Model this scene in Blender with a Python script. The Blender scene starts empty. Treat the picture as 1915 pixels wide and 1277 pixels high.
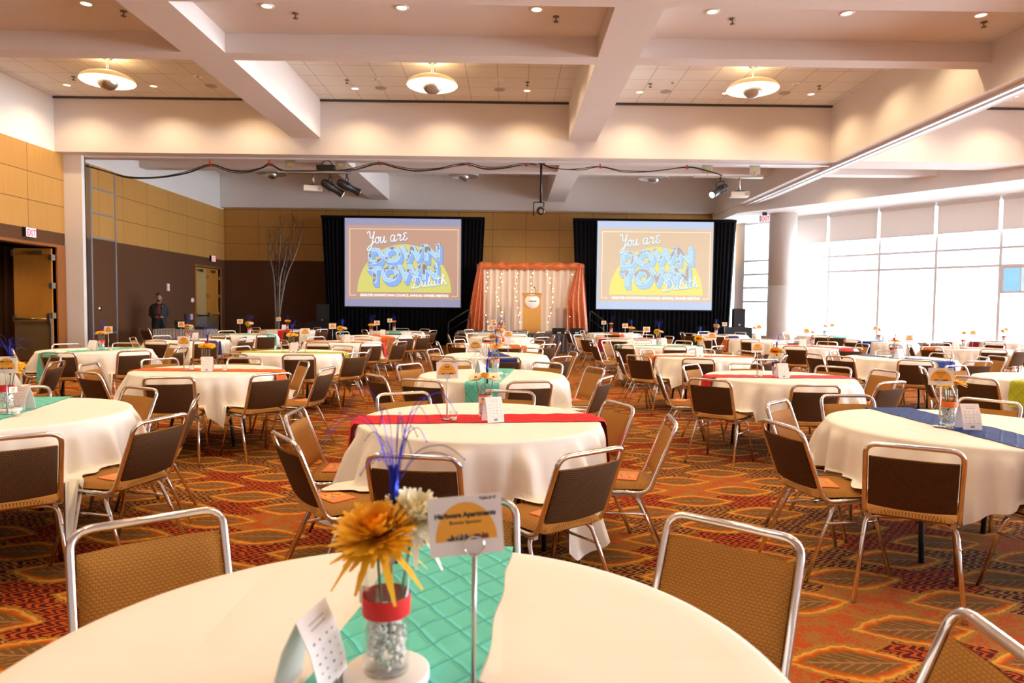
import bpy, bmesh, math, random
from mathutils import Vector, Matrix
SC = bpy.context.scene
COL = SC.collection
PI = math.pi
random.seed(7)

# ------------------------------------------------------------------ camera, sky, exposure
cam_d = bpy.data.cameras.new('camera'); cam = bpy.data.objects.new('camera', cam_d); COL.objects.link(cam)
cam_d.sensor_width = 36.0; cam_d.lens = 24.006; cam_d.clip_end = 300; cam_d.clip_start = 0.05
_r, _u, _f = (0.99993345, -0.00351965, 0.01098665), (-0.01080154, 0.04888402, 0.99874605), (0.00405231, 0.99879826, -0.04884275)
cam.matrix_world = Matrix(((_r[0], _u[0], -_f[0], 0), (_r[1], _u[1], -_f[1], 0), (_r[2], _u[2], -_f[2], 1.465), (0, 0, 0, 1)))
cam_d.dof.use_dof = True; cam_d.dof.focus_distance = 5.2; cam_d.dof.aperture_fstop = 4.0
SC.camera = cam
SC.view_settings.view_transform = 'Standard'; SC.view_settings.look = 'None'
SC.view_settings.exposure = 0.75; SC.view_settings.gamma = 1.0; SC.view_settings.use_curve_mapping = False
SC.cycles.max_bounces = 7; SC.cycles.diffuse_bounces = 4; SC.cycles.glossy_bounces = 4
SC.cycles.transmission_bounces = 4; SC.cycles.transparent_max_bounces = 16
SC.cycles.caustics_reflective = False; SC.cycles.caustics_refractive = False
SC.cycles.sample_clamp_indirect = 6.0; SC.cycles.use_denoising = True
W = bpy.data.worlds.new('sky'); SC.world = W; W.use_nodes = True
_bg = W.node_tree.nodes['Background']; _bg.inputs[0].default_value = (0.84, 0.92, 1.0, 1); _bg.inputs[1].default_value = 4.6
# window wall line (slanted): point k lies at (11.39 + 1.049 k, 24.4 - 1.381 k)
def WP(k, off=0.0, z=0.0):
    return Vector((11.39 + 1.049*k + 0.796*off, 24.4 - 1.381*k + 0.605*off, z))
WANG = math.atan2(-1.381, 1.049)
_pl = bpy.data.lights.new('daylight_portal', 'AREA'); _pl.shape = 'RECTANGLE'; _pl.size = 15*1.734; _pl.size_y = 4.6; _pl.cycles.is_portal = True
_po = bpy.data.objects.new('daylight_portal', _pl); COL.objects.link(_po); _po.location = WP(4.4, 0.25, 2.6)
_po.matrix_world = Matrix.Translation(WP(4.4, 0.25, 2.6)) @ Matrix(((-0.605, 0, 0.796, 0), (0.796, 0, 0.605, 0), (0, 1, 0, 0), (0, 0, 0, 1)))
SPOT_W, SOFFIT_W, PEND_W = 84.0, 50.0, 8.0
EM = 0.62   # keeps lit signs and screens at their own brightness under the exposure
WARM = (1.0, 0.76, 0.45)
_sl = bpy.data.lights.new('daylight', 'SUN'); _sl.energy = 19.0; _sl.color = (0.86, 0.93, 1.0); _sl.angle = math.radians(95)
_so = bpy.data.objects.new('daylight', _sl); COL.objects.link(_so); _so.location = (30, 8, 12)
_so.rotation_euler = Vector((-0.93, -0.10, -0.36)).to_track_quat('-Z', 'Y').to_euler()

# ------------------------------------------------------------------ materials
class NB:
    def __init__(s, name):
        s.m = bpy.data.materials.new(name); s.m.use_nodes = True; s.t = s.m.node_tree; s.N = s.t.nodes; s.L = s.t.links
        s.b = s.N['Principled BSDF']; s.out = s.N['Material Output']
    def new(s, typ, **kw):
        n = s.N.new(typ)
        for k, v in kw.items():
            setattr(n, k, v)
        return n
    def set(s, sock, v):
        if isinstance(v, bpy.types.NodeSocket): s.L.new(v, sock)
        elif isinstance(v, (tuple, list)) and sock.type == 'RGBA': sock.default_value = tuple(v) + ((1,) if len(v) == 3 else ())
        else: sock.default_value = v
    def ma(s, op, a, b=None, c=None):
        n = s.N.new('ShaderNodeMath'); n.operation = op
        for i, v in enumerate((a, b, c)):
            if v is not None: s.set(n.inputs[i], v)
        return n.outputs[0]
    def mix(s, f, a, b):
        n = s.N.new('ShaderNodeMix'); n.data_type = 'RGBA'
        s.set(n.inputs[0], f); s.set(n.inputs[6], a); s.set(n.inputs[7], b)
        return n.outputs[2]
    def pos(s):
        n = s.N.new('ShaderNodeNewGeometry'); x = s.N.new('ShaderNodeSeparateXYZ'); s.L.new(n.outputs['Position'], x.inputs[0])
        return x.outputs[0], x.outputs[1], x.outputs[2], n.outputs['Position']
    def obj(s):
        n = s.N.new('ShaderNodeTexCoord'); x = s.N.new('ShaderNodeSeparateXYZ'); s.L.new(n.outputs['Object'], x.inputs[0])
        return x.outputs[0], x.outputs[1], x.outputs[2], n.outputs['Object']
    def uv(s):
        n = s.N.new('ShaderNodeTexCoord'); x = s.N.new('ShaderNodeSeparateXYZ'); s.L.new(n.outputs['UV'], x.inputs[0])
        return x.outputs[0], x.outputs[1]
    def noise(s, vec, scale, detail=2.0, out=0):
        n = s.N.new('ShaderNodeTexNoise'); n.inputs['Scale'].default_value = scale; n.inputs['Detail'].default_value = detail
        if vec is not None: s.L.new(vec, n.inputs['Vector'])
        return n.outputs[out]
    def ramp(s, f, stops, interp='LINEAR'):
        n = s.N.new('ShaderNodeValToRGB'); n.color_ramp.interpolation = interp; e = n.color_ramp.elements
        while len(e) < len(stops): e.new(0.5)
        for q, (p, c) in zip(e, stops): q.position = p; q.color = tuple(c) + (1,)
        s.L.new(f, n.inputs[0]); return n.outputs[0]
    def comb(s, x, y, z=0.0):
        n = s.N.new('ShaderNodeCombineXYZ')
        for i, v in enumerate((x, y, z)): s.set(n.inputs[i], v)
        return n.outputs[0]
    def bump(s, h, strength=0.3, dist=0.01):
        n = s.N.new('ShaderNodeBump'); n.inputs['Strength'].default_value = strength; n.inputs['Distance'].default_value = dist
        s.L.new(h, n.inputs['Height']); s.L.new(n.outputs[0], s.b.inputs['Normal'])
    def fin(s, col=None, rough=0.6, metal=0.0, spec=None, emit=None, estr=0.0, sheen=None):
        if col is not None: s.set(s.b.inputs['Base Color'], col)
        s.set(s.b.inputs['Roughness'], rough); s.b.inputs['Metallic'].default_value = metal
        if spec is not None: s.b.inputs['Specular IOR Level'].default_value = spec
        if emit is not None:
            s.set(s.b.inputs['Emission Color'], emit); s.b.inputs['Emission Strength'].default_value = estr
        if sheen: s.b.inputs['Sheen Weight'].default_value = sheen
        return s.m
def plain(name, col, rough=0.6, metal=0.0, spec=None, emit=None, estr=0.0, var=0.0):
    b = NB(name)
    if var:
        f = b.noise(b.obj()[3], 6.0, 3.0)
        c = b.mix(f, tuple(max(0, x*(1-var)) for x in col), tuple(min(1, x*(1+var)) for x in col))
        return b.fin(c, rough, metal, spec, emit, estr)
    return b.fin(col, rough, metal, spec, emit, estr)
def glass_thin(name, tint=(1, 1, 1), refl=0.08):
    b = NB(name); b.N.remove(b.b)
    tr = b.new('ShaderNodeBsdfTransparent'); tr.inputs[0].default_value = tint + (1,)
    gl = b.new('ShaderNodeBsdfGlossy'); gl.inputs['Roughness'].default_value = 0.02
    fr = b.new('ShaderNodeLayerWeight'); fr.inputs[0].default_value = 0.35
    f = b.ma('MULTIPLY_ADD', b.ma('POWER', fr.outputs['Facing'], 3.5), 0.6, refl*0.5)
    mx = b.new('ShaderNodeMixShader'); b.L.new(f, mx.inputs[0]); b.L.new(tr.outputs[0], mx.inputs[1]); b.L.new(gl.outputs[0], mx.inputs[2])
    b.L.new(mx.outputs[0], b.out.inputs[0]); return b.m
MT = {}
def srgb(r, g, b):
    return tuple(((v/255.0+0.055)/1.055)**2.4 if v > 10 else v/255.0/12.92 for v in (r, g, b))

def mat_plaster(name, col):
    b = NB(name); x, y, z, p = b.pos()
    n1 = b.noise(p, 1.3, 4.0); n2 = b.noise(p, 60.0, 2.0)
    c = b.mix(n1, tuple(v*0.95 for v in col), tuple(min(1, v*1.03) for v in col))
    b.bump(n2, 0.05, 0.004)
    return b.fin(c, 0.8, 0, 0.2)
MT['white'] = mat_plaster('painted_plaster', (0.80, 0.75, 0.72))
MT['beamw'] = mat_plaster('beam_plaster', (0.76, 0.68, 0.64))
def mat_tile():
    b = NB('acoustic_tile'); x, y, z, p = b.pos()
    S = 0.68
    fx = b.ma('FRACT', b.ma('DIVIDE', b.ma('ADD', x, 0.33), S)); fy = b.ma('FRACT', b.ma('DIVIDE', b.ma('ADD', y, 0.12), S))
    lx = b.ma('LESS_THAN', fx, 0.035); ly = b.ma('LESS_THAN', fy, 0.035); l = b.ma('MAXIMUM', lx, ly)
    n = b.noise(p, 90.0, 2.0)
    tilec = b.mix(n, (0.76, 0.72, 0.67), (0.86, 0.82, 0.77))
    b.bump(n, 0.1, 0.004)
    return b.fin(b.mix(l, tilec, (0.58, 0.54, 0.50)), 0.85, 0, 0.1)
MT['tile'] = mat_tile()
def mat_wood_panel(axis):
    b = NB('maple_panel_' + axis); x, y, z, p = b.pos(); h = x if axis == 'x' else y
    fz = b.ma('FRACT', b.ma('DIVIDE', b.ma('SUBTRACT', z, 3.225), 0.672))
    fh = b.ma('FRACT', b.ma('DIVIDE', b.ma('SUBTRACT', h, 16.3 if axis == 'y' else 0.62), 1.33))
    lz = b.ma('LESS_THAN', fz, 0.022); lh = b.ma('LESS_THAN', fh, 0.009)
    line = b.ma('MAXIMUM', lz, lh)
    hs = b.ma('MULTIPLY', h, 14.0); zs = b.ma('MULTIPLY', z, 0.8)
    g = b.noise(b.comb(hs, zs, 0.0), 1.6, 5.0)
    cell = b.new('ShaderNodeTexWhiteNoise'); cell.noise_dimensions = '2D'
    b.L.new(b.comb(b.ma('FLOOR', b.ma('DIVIDE', b.ma('SUBTRACT', h, 16.3 if axis == 'y' else 0.62), 1.33)), b.ma('FLOOR', b.ma('DIVIDE', b.ma('SUBTRACT', z, 3.225), 0.672))), cell.inputs['Vector'])
    base = b.mix(g, (0.50, 0.245, 0.055), (0.62, 0.33, 0.095))
    base = b.mix(b.ma('MULTIPLY', cell.outputs[0], 0.25), base, (0.42, 0.20, 0.05))
    return b.fin(b.mix(line, base, (0.10, 0.045, 0.012)), 0.42, 0, 0.35)
MT['wood_y'] = mat_wood_panel('y'); MT['wood_x'] = mat_wood_panel('x')
def mat_fabric_wall():
    b = NB('brown_wall_fabric'); x, y, z, p = b.pos()
    n = b.noise(b.comb(b.ma('MULTIPLY', b.ma('ADD', x, y), 30.0), b.ma('MULTIPLY', z, 220.0)), 1.0, 2.0)
    b.bump(n, 0.1, 0.003)
    return b.fin(b.mix(n, (0.100, 0.044, 0.022), (0.145, 0.066, 0.034)), 0.9, 0, 0.1)
MT['wallfab'] = mat_fabric_wall()
def mat_wood(name, a, c, vert=True, rough=0.4):
    b = NB(name); x, y, z, o = b.obj()
    v = b.comb(b.ma('MULTIPLY', x, 18.0), b.ma('MULTIPLY', y, 18.0), b.ma('MULTIPLY', z, 1.2)) if vert else b.comb(b.ma('MULTIPLY', x, 1.2), b.ma('MULTIPLY', y, 18.0), b.ma('MULTIPLY', z, 18.0))
    return b.fin(b.mix(b.noise(v, 1.4, 5.0), a, c), rough, 0, 0.35)
MT['door_wood'] = mat_wood('door_veneer', (0.42, 0.16, 0.02), (0.55, 0.24, 0.04))
MT['door_tan'] = mat_wood('door_tan', (0.42, 0.27, 0.10), (0.50, 0.33, 0.13))
MT['trim_wood'] = mat_wood('trim_wood', (0.26, 0.085, 0.018), (0.34, 0.12, 0.028))
MT['lectern_wood'] = mat_wood('lectern_wood', (0.58, 0.27, 0.06), (0.68, 0.35, 0.09))
def mat_carpet():
    b = NB('patterned_carpet'); x, y, z, p = b.pos()
    wob = b.ma('MULTIPLY', b.ma('SUBTRACT', b.noise(p, 24.0, 2.0), 0.5), 0.34)
    def cell(ox, oy):
        lx = b.ma('WRAP', b.ma('SUBTRACT', x, ox), 0.43, -0.43); ly = b.ma('WRAP', b.ma('SUBTRACT', y, oy), 0.30, -0.30)
        q = b.ma('ADD', b.ma('POWER', b.ma('DIVIDE', b.ma('ABSOLUTE', lx), 0.285), 1.55), b.ma('DIVIDE', b.ma('ABSOLUTE', ly), 0.150))
        return lx, ly, q
    ax, ay, qa = cell(1.45, 2.78); bx, by, qb = cell(1.88, 3.08)
    useb = b.ma('LESS_THAN', qb, qa)
    q = b.ma('ADD', b.ma('MINIMUM', qa, qb), wob)
    def sel(a_, c_): return b.ma('ADD', b.ma('MULTIPLY', a_, b.ma('SUBTRACT', 1.0, useb)), b.ma('MULTIPLY', c_, useb))
    lx = sel(ax, bx); ly = sel(ay, by)
    # interior leaf with veins
    al = b.ma('ABSOLUTE', ly)
    vein = b.ma('SINE', b.ma('MULTIPLY', b.ma('ADD', lx, b.ma('MULTIPLY', al, 1.5)), 110.0))
    veinm = b.ma('GREATER_THAN', b.ma('ADD', vein, b.ma('MULTIPLY', b.ma('SUBTRACT', b.noise(p, 30.0), 0.5), 2.2)), 0.72)
    mid = b.ma('LESS_THAN', al, 0.006); veinm = b.ma('MAXIMUM', b.ma('MULTIPLY', veinm, 0.7), b.ma('MULTIPLY', mid, 0.8))
    leafn = b.noise(p, 14.0, 3.0)
    leaf = b.mix(veinm, b.mix(leafn, (0.13, 0.062, 0.016), (0.20, 0.098, 0.024)), (0.36, 0.165, 0.075))
    ring = b.ramp(q, [(0.0, (0.2, 0.1, 0.02)), (0.60, (0.24, 0.10, 0.02)), (0.70, (0.36, 0.075, 0.012)), (0.82, (0.54, 0.14, 0.016)), (0.92, (0.68, 0.31, 0.050)), (0.98, (0.50, 0.28, 0.050)), (1.0, (0.20, 0.11, 0.02))])
    inner = b.mix(b.ma('GREATER_THAN', q, 0.62), leaf, ring)
    # gap cells
    cx_, cy_, qc = cell(1.45, 3.08); dx_, dy_, qd = cell(1.88, 2.78)
    used = b.ma('LESS_THAN', qd, qc)
    ix = b.ma('FLOOR', b.ma('DIVIDE', b.ma('SUBTRACT', x, 1.45-0.43), 0.86)); iy = b.ma('FLOOR', b.ma('DIVIDE', b.ma('SUBTRACT', y, 3.08-0.3), 0.6))
    jx = b.ma('FLOOR', b.ma('DIVIDE', b.ma('SUBTRACT', x, 1.88-0.43), 0.86)); jy = b.ma('FLOOR', b.ma('DIVIDE', b.ma('SUBTRACT', y, 2.78-0.3), 0.6))
    nu = b.ma('SUBTRACT', 1.0, used)
    kx = b.ma('ADD', b.ma('MULTIPLY', ix, nu), b.ma('MULTIPLY', b.ma('ADD', jx, 57.0), used)); ky = b.ma('ADD', b.ma('MULTIPLY', iy, nu), b.ma('MULTIPLY', jy, used))
    wn = b.new('ShaderNodeTexWhiteNoise'); wn.noise_dimensions = '2D'; b.L.new(b.comb(kx, ky), wn.inputs['Vector'])
    hsh = wn.outputs[0]
    nd = b.noise(p, 18.0, 2.0)
    yy = b.ma('ABSOLUTE', b.ma('WRAP', b.ma('ADD', y, b.ma('MULTIPLY', nd, 0.02)), 0.030, -0.030))
    fe = b.ma('SINE', b.ma('ADD', b.ma('MULTIPLY', x, 125.0), b.ma('ADD', b.ma('MULTIPLY', b.ma('POWER', b.ma('DIVIDE', yy, 0.03), 0.6), 6.5), b.ma('MULTIPLY', nd, 9.0))))
    fe = b.ma('MULTIPLY', b.ma('GREATER_THAN', b.ma('ADD', fe, b.ma('MULTIPLY', b.ma('SUBTRACT', b.noise(p, 120.0, 2.0), 0.5), 1.6)), 0.15), 0.9)
    purp = b.mix(fe, (0.070, 0.015, 0.012), (0.42, 0.18, 0.045))
    red = b.mix(fe, (0.10, 0.012, 0.009), (0.46, 0.085, 0.016))
    speck = b.mix(b.ma('GREATER_THAN', b.ma('ADD', b.ma('MULTIPLY', b.noise(p, 60.0, 3.0), 0.6), b.ma('MULTIPLY', b.noise(p, 9.0, 2.0), 0.5)), 0.56), (0.33, 0.130, 0.032), (0.42, 0.070, 0.017))
    bgc = b.mix(b.ma('GREATER_THAN', hsh, 0.52), purp, red)
    bgc = b.mix(b.ma('GREATER_THAN', hsh, 0.84), bgc, speck)
    edge = b.ma('LESS_THAN', b.ma('ABSOLUTE', b.ma('ADD', b.ma('SUBTRACT', qc, qd), b.ma('MULTIPLY', wob, 2.0))), 0.10)
    fr = b.ma('LESS_THAN', q, 1.13)
    bgc = b.mix(b.ma('MULTIPLY', b.ma('MAXIMUM', edge, fr), b.ma('GREATER_THAN', b.noise(p, 70.0, 2.0), 0.42)), bgc, (0.34, 0.17, 0.028))
    c = b.mix(b.ma('LESS_THAN', q, 1.0), bgc, inner)
    b.bump(b.noise(p, 400.0, 2.0), 0.25, 0.004)
    return b.fin(c, 0.95, 0, 0.05)
MT['carpet'] = mat_carpet()
def mat_upholstery(name, base0, base1, dotc, dotw, bump):
    b = NB(name); x, y, z, o = b.obj()
    v = b.ma('SUBTRACT', z, y); P = 0.0142
    def d(ox, oy):
        lx = b.ma('WRAP', b.ma('SUBTRACT', x, ox), P/2, -P/2); ly = b.ma('WRAP', b.ma('SUBTRACT', v, oy), P*0.85, -P*0.85)
        return b.ma('SQRT', b.ma('ADD', b.ma('POWER', lx, 2.0), b.ma('POWER', b.ma('MULTIPLY', ly, 1.1), 2.0)))
    r = b.ma('MINIMUM', d(0, 0), d(P/2, P*0.85))
    hgt = b.ma('SUBTRACT', 1.0, b.ma('DIVIDE', r, P*0.62))
    dot = b.ma('GREATER_THAN', r, P*0.50)
    n = b.noise(o, 240.0, 2.0)
    base = b.mix(n, base0, base1)
    b.bump(hgt, bump, 0.003)
    return b.fin(b.mix(b.ma('MULTIPLY', dot, dotw), base, dotc), 0.7, 0, 0.15)
MT['uphol'] = mat_upholstery('woven_tan_upholstery', (0.36, 0.155, 0.030), (0.45, 0.20, 0.042), (0.08, 0.030, 0.007), 0.85, 0.5)
MT['uphol_back'] = mat_upholstery('dark_brown_back_cloth', (0.062, 0.024, 0.008), (0.078, 0.031, 0.011), (0.28, 0.17, 0.08), 0.65, 0.2)
MT['chrome'] = plain('chrome_tube', (0.83, 0.80, 0.78), 0.14, 1.0)
MT['steel'] = plain('brushed_steel', (0.55, 0.53, 0.51), 0.32, 1.0)
MT['alu'] = plain('aluminium', (0.50, 0.49, 0.50), 0.38, 0.7)
MT['black'] = plain('black_plastic', (0.012, 0.012, 0.014), 0.45)
MT['blackmetal'] = plain('black_painted_metal', (0.015, 0.015, 0.017), 0.35, 0.3)
MT['brownply'] = mat_wood('table_plywood', (0.22, 0.12, 0.05), (0.30, 0.17, 0.08), False)
def mat_cloth(name, col, sc=1.0):
    b = NB(name); x, y, z, o = b.obj()
    n = b.noise(o, 2.2, 4.0); w = b.noise(b.comb(b.ma('MULTIPLY', x, 300), b.ma('MULTIPLY', y, 300), b.ma('MULTIPLY', z, 300)), 1.0, 1.0)
    fx = b.ma('ABSOLUTE', b.ma('SUBTRACT', b.ma('FRACT', b.ma('MULTIPLY', b.ma('ADD', x, 0.11), 1.6)), 0.5)); fy = b.ma('ABSOLUTE', b.ma('SUBTRACT', b.ma('FRACT', b.ma('MULTIPLY', b.ma('ADD', y, 0.2), 1.6)), 0.5))
    crease = b.ma('MINIMUM', b.ma('MINIMUM', b.ma('MULTIPLY', fx, 14.0), b.ma('MULTIPLY', fy, 14.0)), 1.0)
    b.bump(b.ma('ADD', b.ma('MULTIPLY', n, 3.0), b.ma('ADD', b.ma('MULTIPLY', crease, 0.35), b.ma('MULTIPLY', w, 0.02))), 0.28, 0.012)
    return b.fin(b.mix(n, tuple(v*0.96 for v in col), col), 0.75, 0, 0.25)
MT['cloth'] = mat_cloth('white_linen', (0.86, 0.82, 0.785))
def mat_runner(name, col, dark, pin=True):
    b = NB('runner_' + name); u, v = b.uv()
    n = b.noise(b.comb(b.ma('MULTIPLY', u, 1.0), b.ma('MULTIPLY', v, 1.0)), 9.0, 3.0)
    c = b.mix(n, tuple(x*0.85 for x in col), tuple(min(1, x*1.1) for x in col))
    wv = b.ma('MULTIPLY', b.ma('SUBTRACT', b.noise(b.comb(u, v), 9.0, 2.0), 0.5), 0.035)
    S = 0.115
    def ln(sg):
        t = b.ma('ADD', b.ma('ADD', u, b.ma('MULTIPLY', v, 1.25*sg)), wv)
        return b.ma('ABSOLUTE', b.ma('WRAP', t, S/2, -S/2))
    a1 = ln(1); a2 = ln(-1); m = b.ma('MINIMUM', a1, a2)
    line = b.ma('LESS_THAN', m, 0.0019)
    hh = b.ma('MINIMUM', b.ma('MULTIPLY', m, 60.0), 1.0)
    b.bump(hh, 0.5, 0.006)
    return b.fin(b.mix(line, c, dark), 0.6, 0, 0.12)
RC = {'teal': ((0.14, 0.60, 0.52), (0.02, 0.26, 0.33)), 'red': ((0.68, 0.022, 0.030), (0.36, 0.008, 0.014)), 'navy': ((0.012, 0.032, 0.20), (0.006, 0.015, 0.11)),
      'orange': ((0.78, 0.15, 0.025), (0.50, 0.08, 0.014)), 'lime': ((0.46, 0.50, 0.035), (0.30, 0.34, 0.02)), 'crimson': ((0.36, 0.008, 0.022), (0.2, 0.004, 0.01))}
for k, (c, d) in RC.items(): MT['run_' + k] = mat_runner(k, c, d)
MT['black_velvet'] = plain('black_velvet', (0.006, 0.006, 0.008), 0.9, 0, 0.1)
MT['dark_curtain'] = plain('brown_curtain', (0.055, 0.022, 0.010), 0.85, 0, 0.1)
MT['ivory_drape'] = plain('ivory_drape', (0.70, 0.56, 0.48), 0.7, 0, 0.2)
def mat_orange_drape():
    b = NB('orange_taffeta'); o = b.obj()[3]; n = b.noise(o, 12.0, 4.0)
    return b.fin(b.mix(n, (0.38, 0.07, 0.018), (0.72, 0.19, 0.05)), 0.38, 0, 0.5)
MT['orange_drape'] = mat_orange_drape()
MT['skirt'] = plain('grey_skirt', (0.16, 0.13, 0.13), 0.8)
MT['paper'] = plain('white_card', (0.86, 0.76, 0.74), 0.55)
MT['paper2'] = plain('cream_card', (0.86, 0.70, 0.64), 0.6)
MT['sun'] = plain('amber_print', (0.88, 0.38, 0.035), 0.55)
MT['ink'] = plain('dark_ink', (0.03, 0.025, 0.03), 0.6)
MT['inkb'] = plain('brick_ink', (0.20, 0.045, 0.03), 0.6)
MT['inkg'] = plain('grey_ink', (0.28, 0.27, 0.30), 0.6)
MT['exitred'] = plain('exit_red', (0.75, 0.02, 0.05), 0.5, emit=(1, 0.10, 0.16), estr=0.75*EM)
MT['exitface'] = plain('exit_face', (0.8, 0.8, 0.82), 0.5, emit=(0.85, 0.86, 0.95), estr=0.35*EM)
MT['glassware'] = glass_thin('clear_glass', (0.97, 0.98, 0.98))
MT['pane'] = glass_thin('window_glass', (0.98, 0.99, 1.0), 0.02)
MT['pane_blue'] = glass_thin('tinted_glass', (0.26, 0.335, 0.37), 0.02)
MT['pane_pale'] = glass_thin('pale_tinted_glass', (0.35, 0.39, 0.41), 0.02)
def mat_beads():
    b = NB('glass_beads'); o = b.obj()[3]; n = b.noise(o, 160.0, 1.0)
    return b.fin(b.ramp(n, [(0.30, (0.25, 0.23, 0.19)), (0.42, (0.80, 0.77, 0.72)), (0.62, (0.95, 0.93, 0.90))]), 0.12, 0, 0.8)
MT['beads'] = mat_beads()
MT['wax'] = plain('white_wax', (0.88, 0.80, 0.70), 0.5)
MT['base_white'] = plain('white_acrylic', (0.85, 0.80, 0.77), 0.4)
MT['stem'] = plain('green_stem', (0.10, 0.15, 0.035), 0.5)
MT['blue_foil'] = plain('blue_foil', (0.012, 0.030, 0.40), 0.22, 0.6)
def mat_petal(name, a, c):
    b = NB('petal_' + name); x, y, z, o = b.obj()
    r = b.ma('SQRT', b.ma('ADD', b.ma('POWER', x, 2.0), b.ma('POWER', y, 2.0)))
    return b.fin(b.mix(b.ma('MINIMUM', b.ma('MULTIPLY', r, 20.0), 1.0), a, c), 0.55, 0, 0.3)
PET = {'orange': ((0.95, 0.34, 0.01), (0.98, 0.55, 0.03)), 'yellow': ((0.88, 0.45, 0.01), (0.92, 0.58, 0.03)), 'white': ((0.85, 0.72, 0.35), (0.90, 0.84, 0.70)), 'red': ((0.5, 0.02, 0.02), (0.75, 0.06, 0.03)), 'peach': ((0.85, 0.50, 0.18), (0.88, 0.60, 0.35))}
for k, (a, c) in PET.items(): MT['pet_' + k] = mat_petal(k, a, c)
def mat_shade():
    b = NB('shade_fabric'); d = b.new('ShaderNodeBsdfDiffuse'); d.inputs[0].default_value = (0.68, 0.63, 0.60, 1); t = b.new('ShaderNodeBsdfTranslucent'); t.inputs[0].default_value = (0.12, 0.112, 0.106, 1)
    mx = b.new('ShaderNodeAddShader'); b.L.new(d.outputs[0], mx.inputs[0]); b.L.new(t.outputs[0], mx.inputs[1]); b.N.remove(b.b); b.L.new(mx.outputs[0], b.out.inputs[0]); return b.m
MT['shade'] = mat_shade()
MT['frame'] = plain('window_frame_metal', (0.72, 0.72, 0.74), 0.5, 0.0)
MT['radiator'] = plain('radiator_enamel', (0.42, 0.41, 0.40), 0.5, 0.1)
MT['dome'] = plain('opal_dome', (0.80, 0.60, 0.32), 0.4, emit=(1.0, 0.66, 0.25), estr=0.26)
MT['glow'] = plain('opal_glow', (0.9, 0.8, 0.6), 0.4, emit=(1.0, 0.84, 0.55), estr=1.5)
MT['dome_off'] = plain('opal_dome_unlit', (0.62, 0.58, 0.56), 0.4)
MT['lens_on'] = plain('lamp_lens', (0.9, 0.8, 0.6), 0.3, emit=(1.0, 0.82, 0.52), estr=2.2)
MT['lens_off'] = plain('lamp_reflector', (0.88, 0.87, 0.88), 0.12, 0.95)
MT['grille'] = plain('speaker_grille', (0.42, 0.37, 0.32), 0.7)
MT['track'] = plain('track_aluminium', (0.80, 0.82, 0.86), 0.4, 0.25)
MT['colstone'] = plain('column_paint', (0.62, 0.57, 0.53), 0.6, var=0.04)
MT['skin'] = plain('skin', (0.40, 0.20, 0.13), 0.55)
MT['hair'] = plain('dark_hair', (0.02, 0.013, 0.010), 0.6)
MT['suit'] = plain('charcoal_wool', (0.018, 0.018, 0.022), 0.8)
MT['trouser'] = plain('black_wool', (0.008, 0.008, 0.009), 0.8)
MT['shirt'] = plain('maroon_cotton', (0.13, 0.012, 0.012), 0.7)
MT['shoe'] = plain('black_leather', (0.01, 0.01, 0.01), 0.3)
MT['birch'] = plain('birch_bark', (0.42, 0.36, 0.31), 0.8, var=0.5)
MT['wire'] = plain('dark_wire', (0.03, 0.03, 0.025), 0.6)
MT['bulb'] = plain('fairy_bulb', (1, 0.8, 0.5), 0.3, emit=(1.0, 0.72, 0.35), estr=5.0)
MT['redclip'] = plain('red_clip', (0.55, 0.05, 0.02), 0.5)
MT['yellowlabel'] = plain('yellow_sticker', (0.75, 0.55, 0.03), 0.5)
MT['projector'] = plain('projector_shell', (0.60, 0.57, 0.55), 0.4)
MT['kick'] = plain('kick_plate', (0.30, 0.20, 0.09), 0.35, 0.5)
MT['brass'] = plain('brass_bar', (0.42, 0.32, 0.10), 0.3, 0.9)
MT['booklet'] = plain('orange_cover', (0.80, 0.22, 0.05), 0.5)
def emis(name, col, k=1.0):
    return plain(name, tuple(c*0.25 for c in col), 0.7, emit=col, estr=k*EM)

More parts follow.
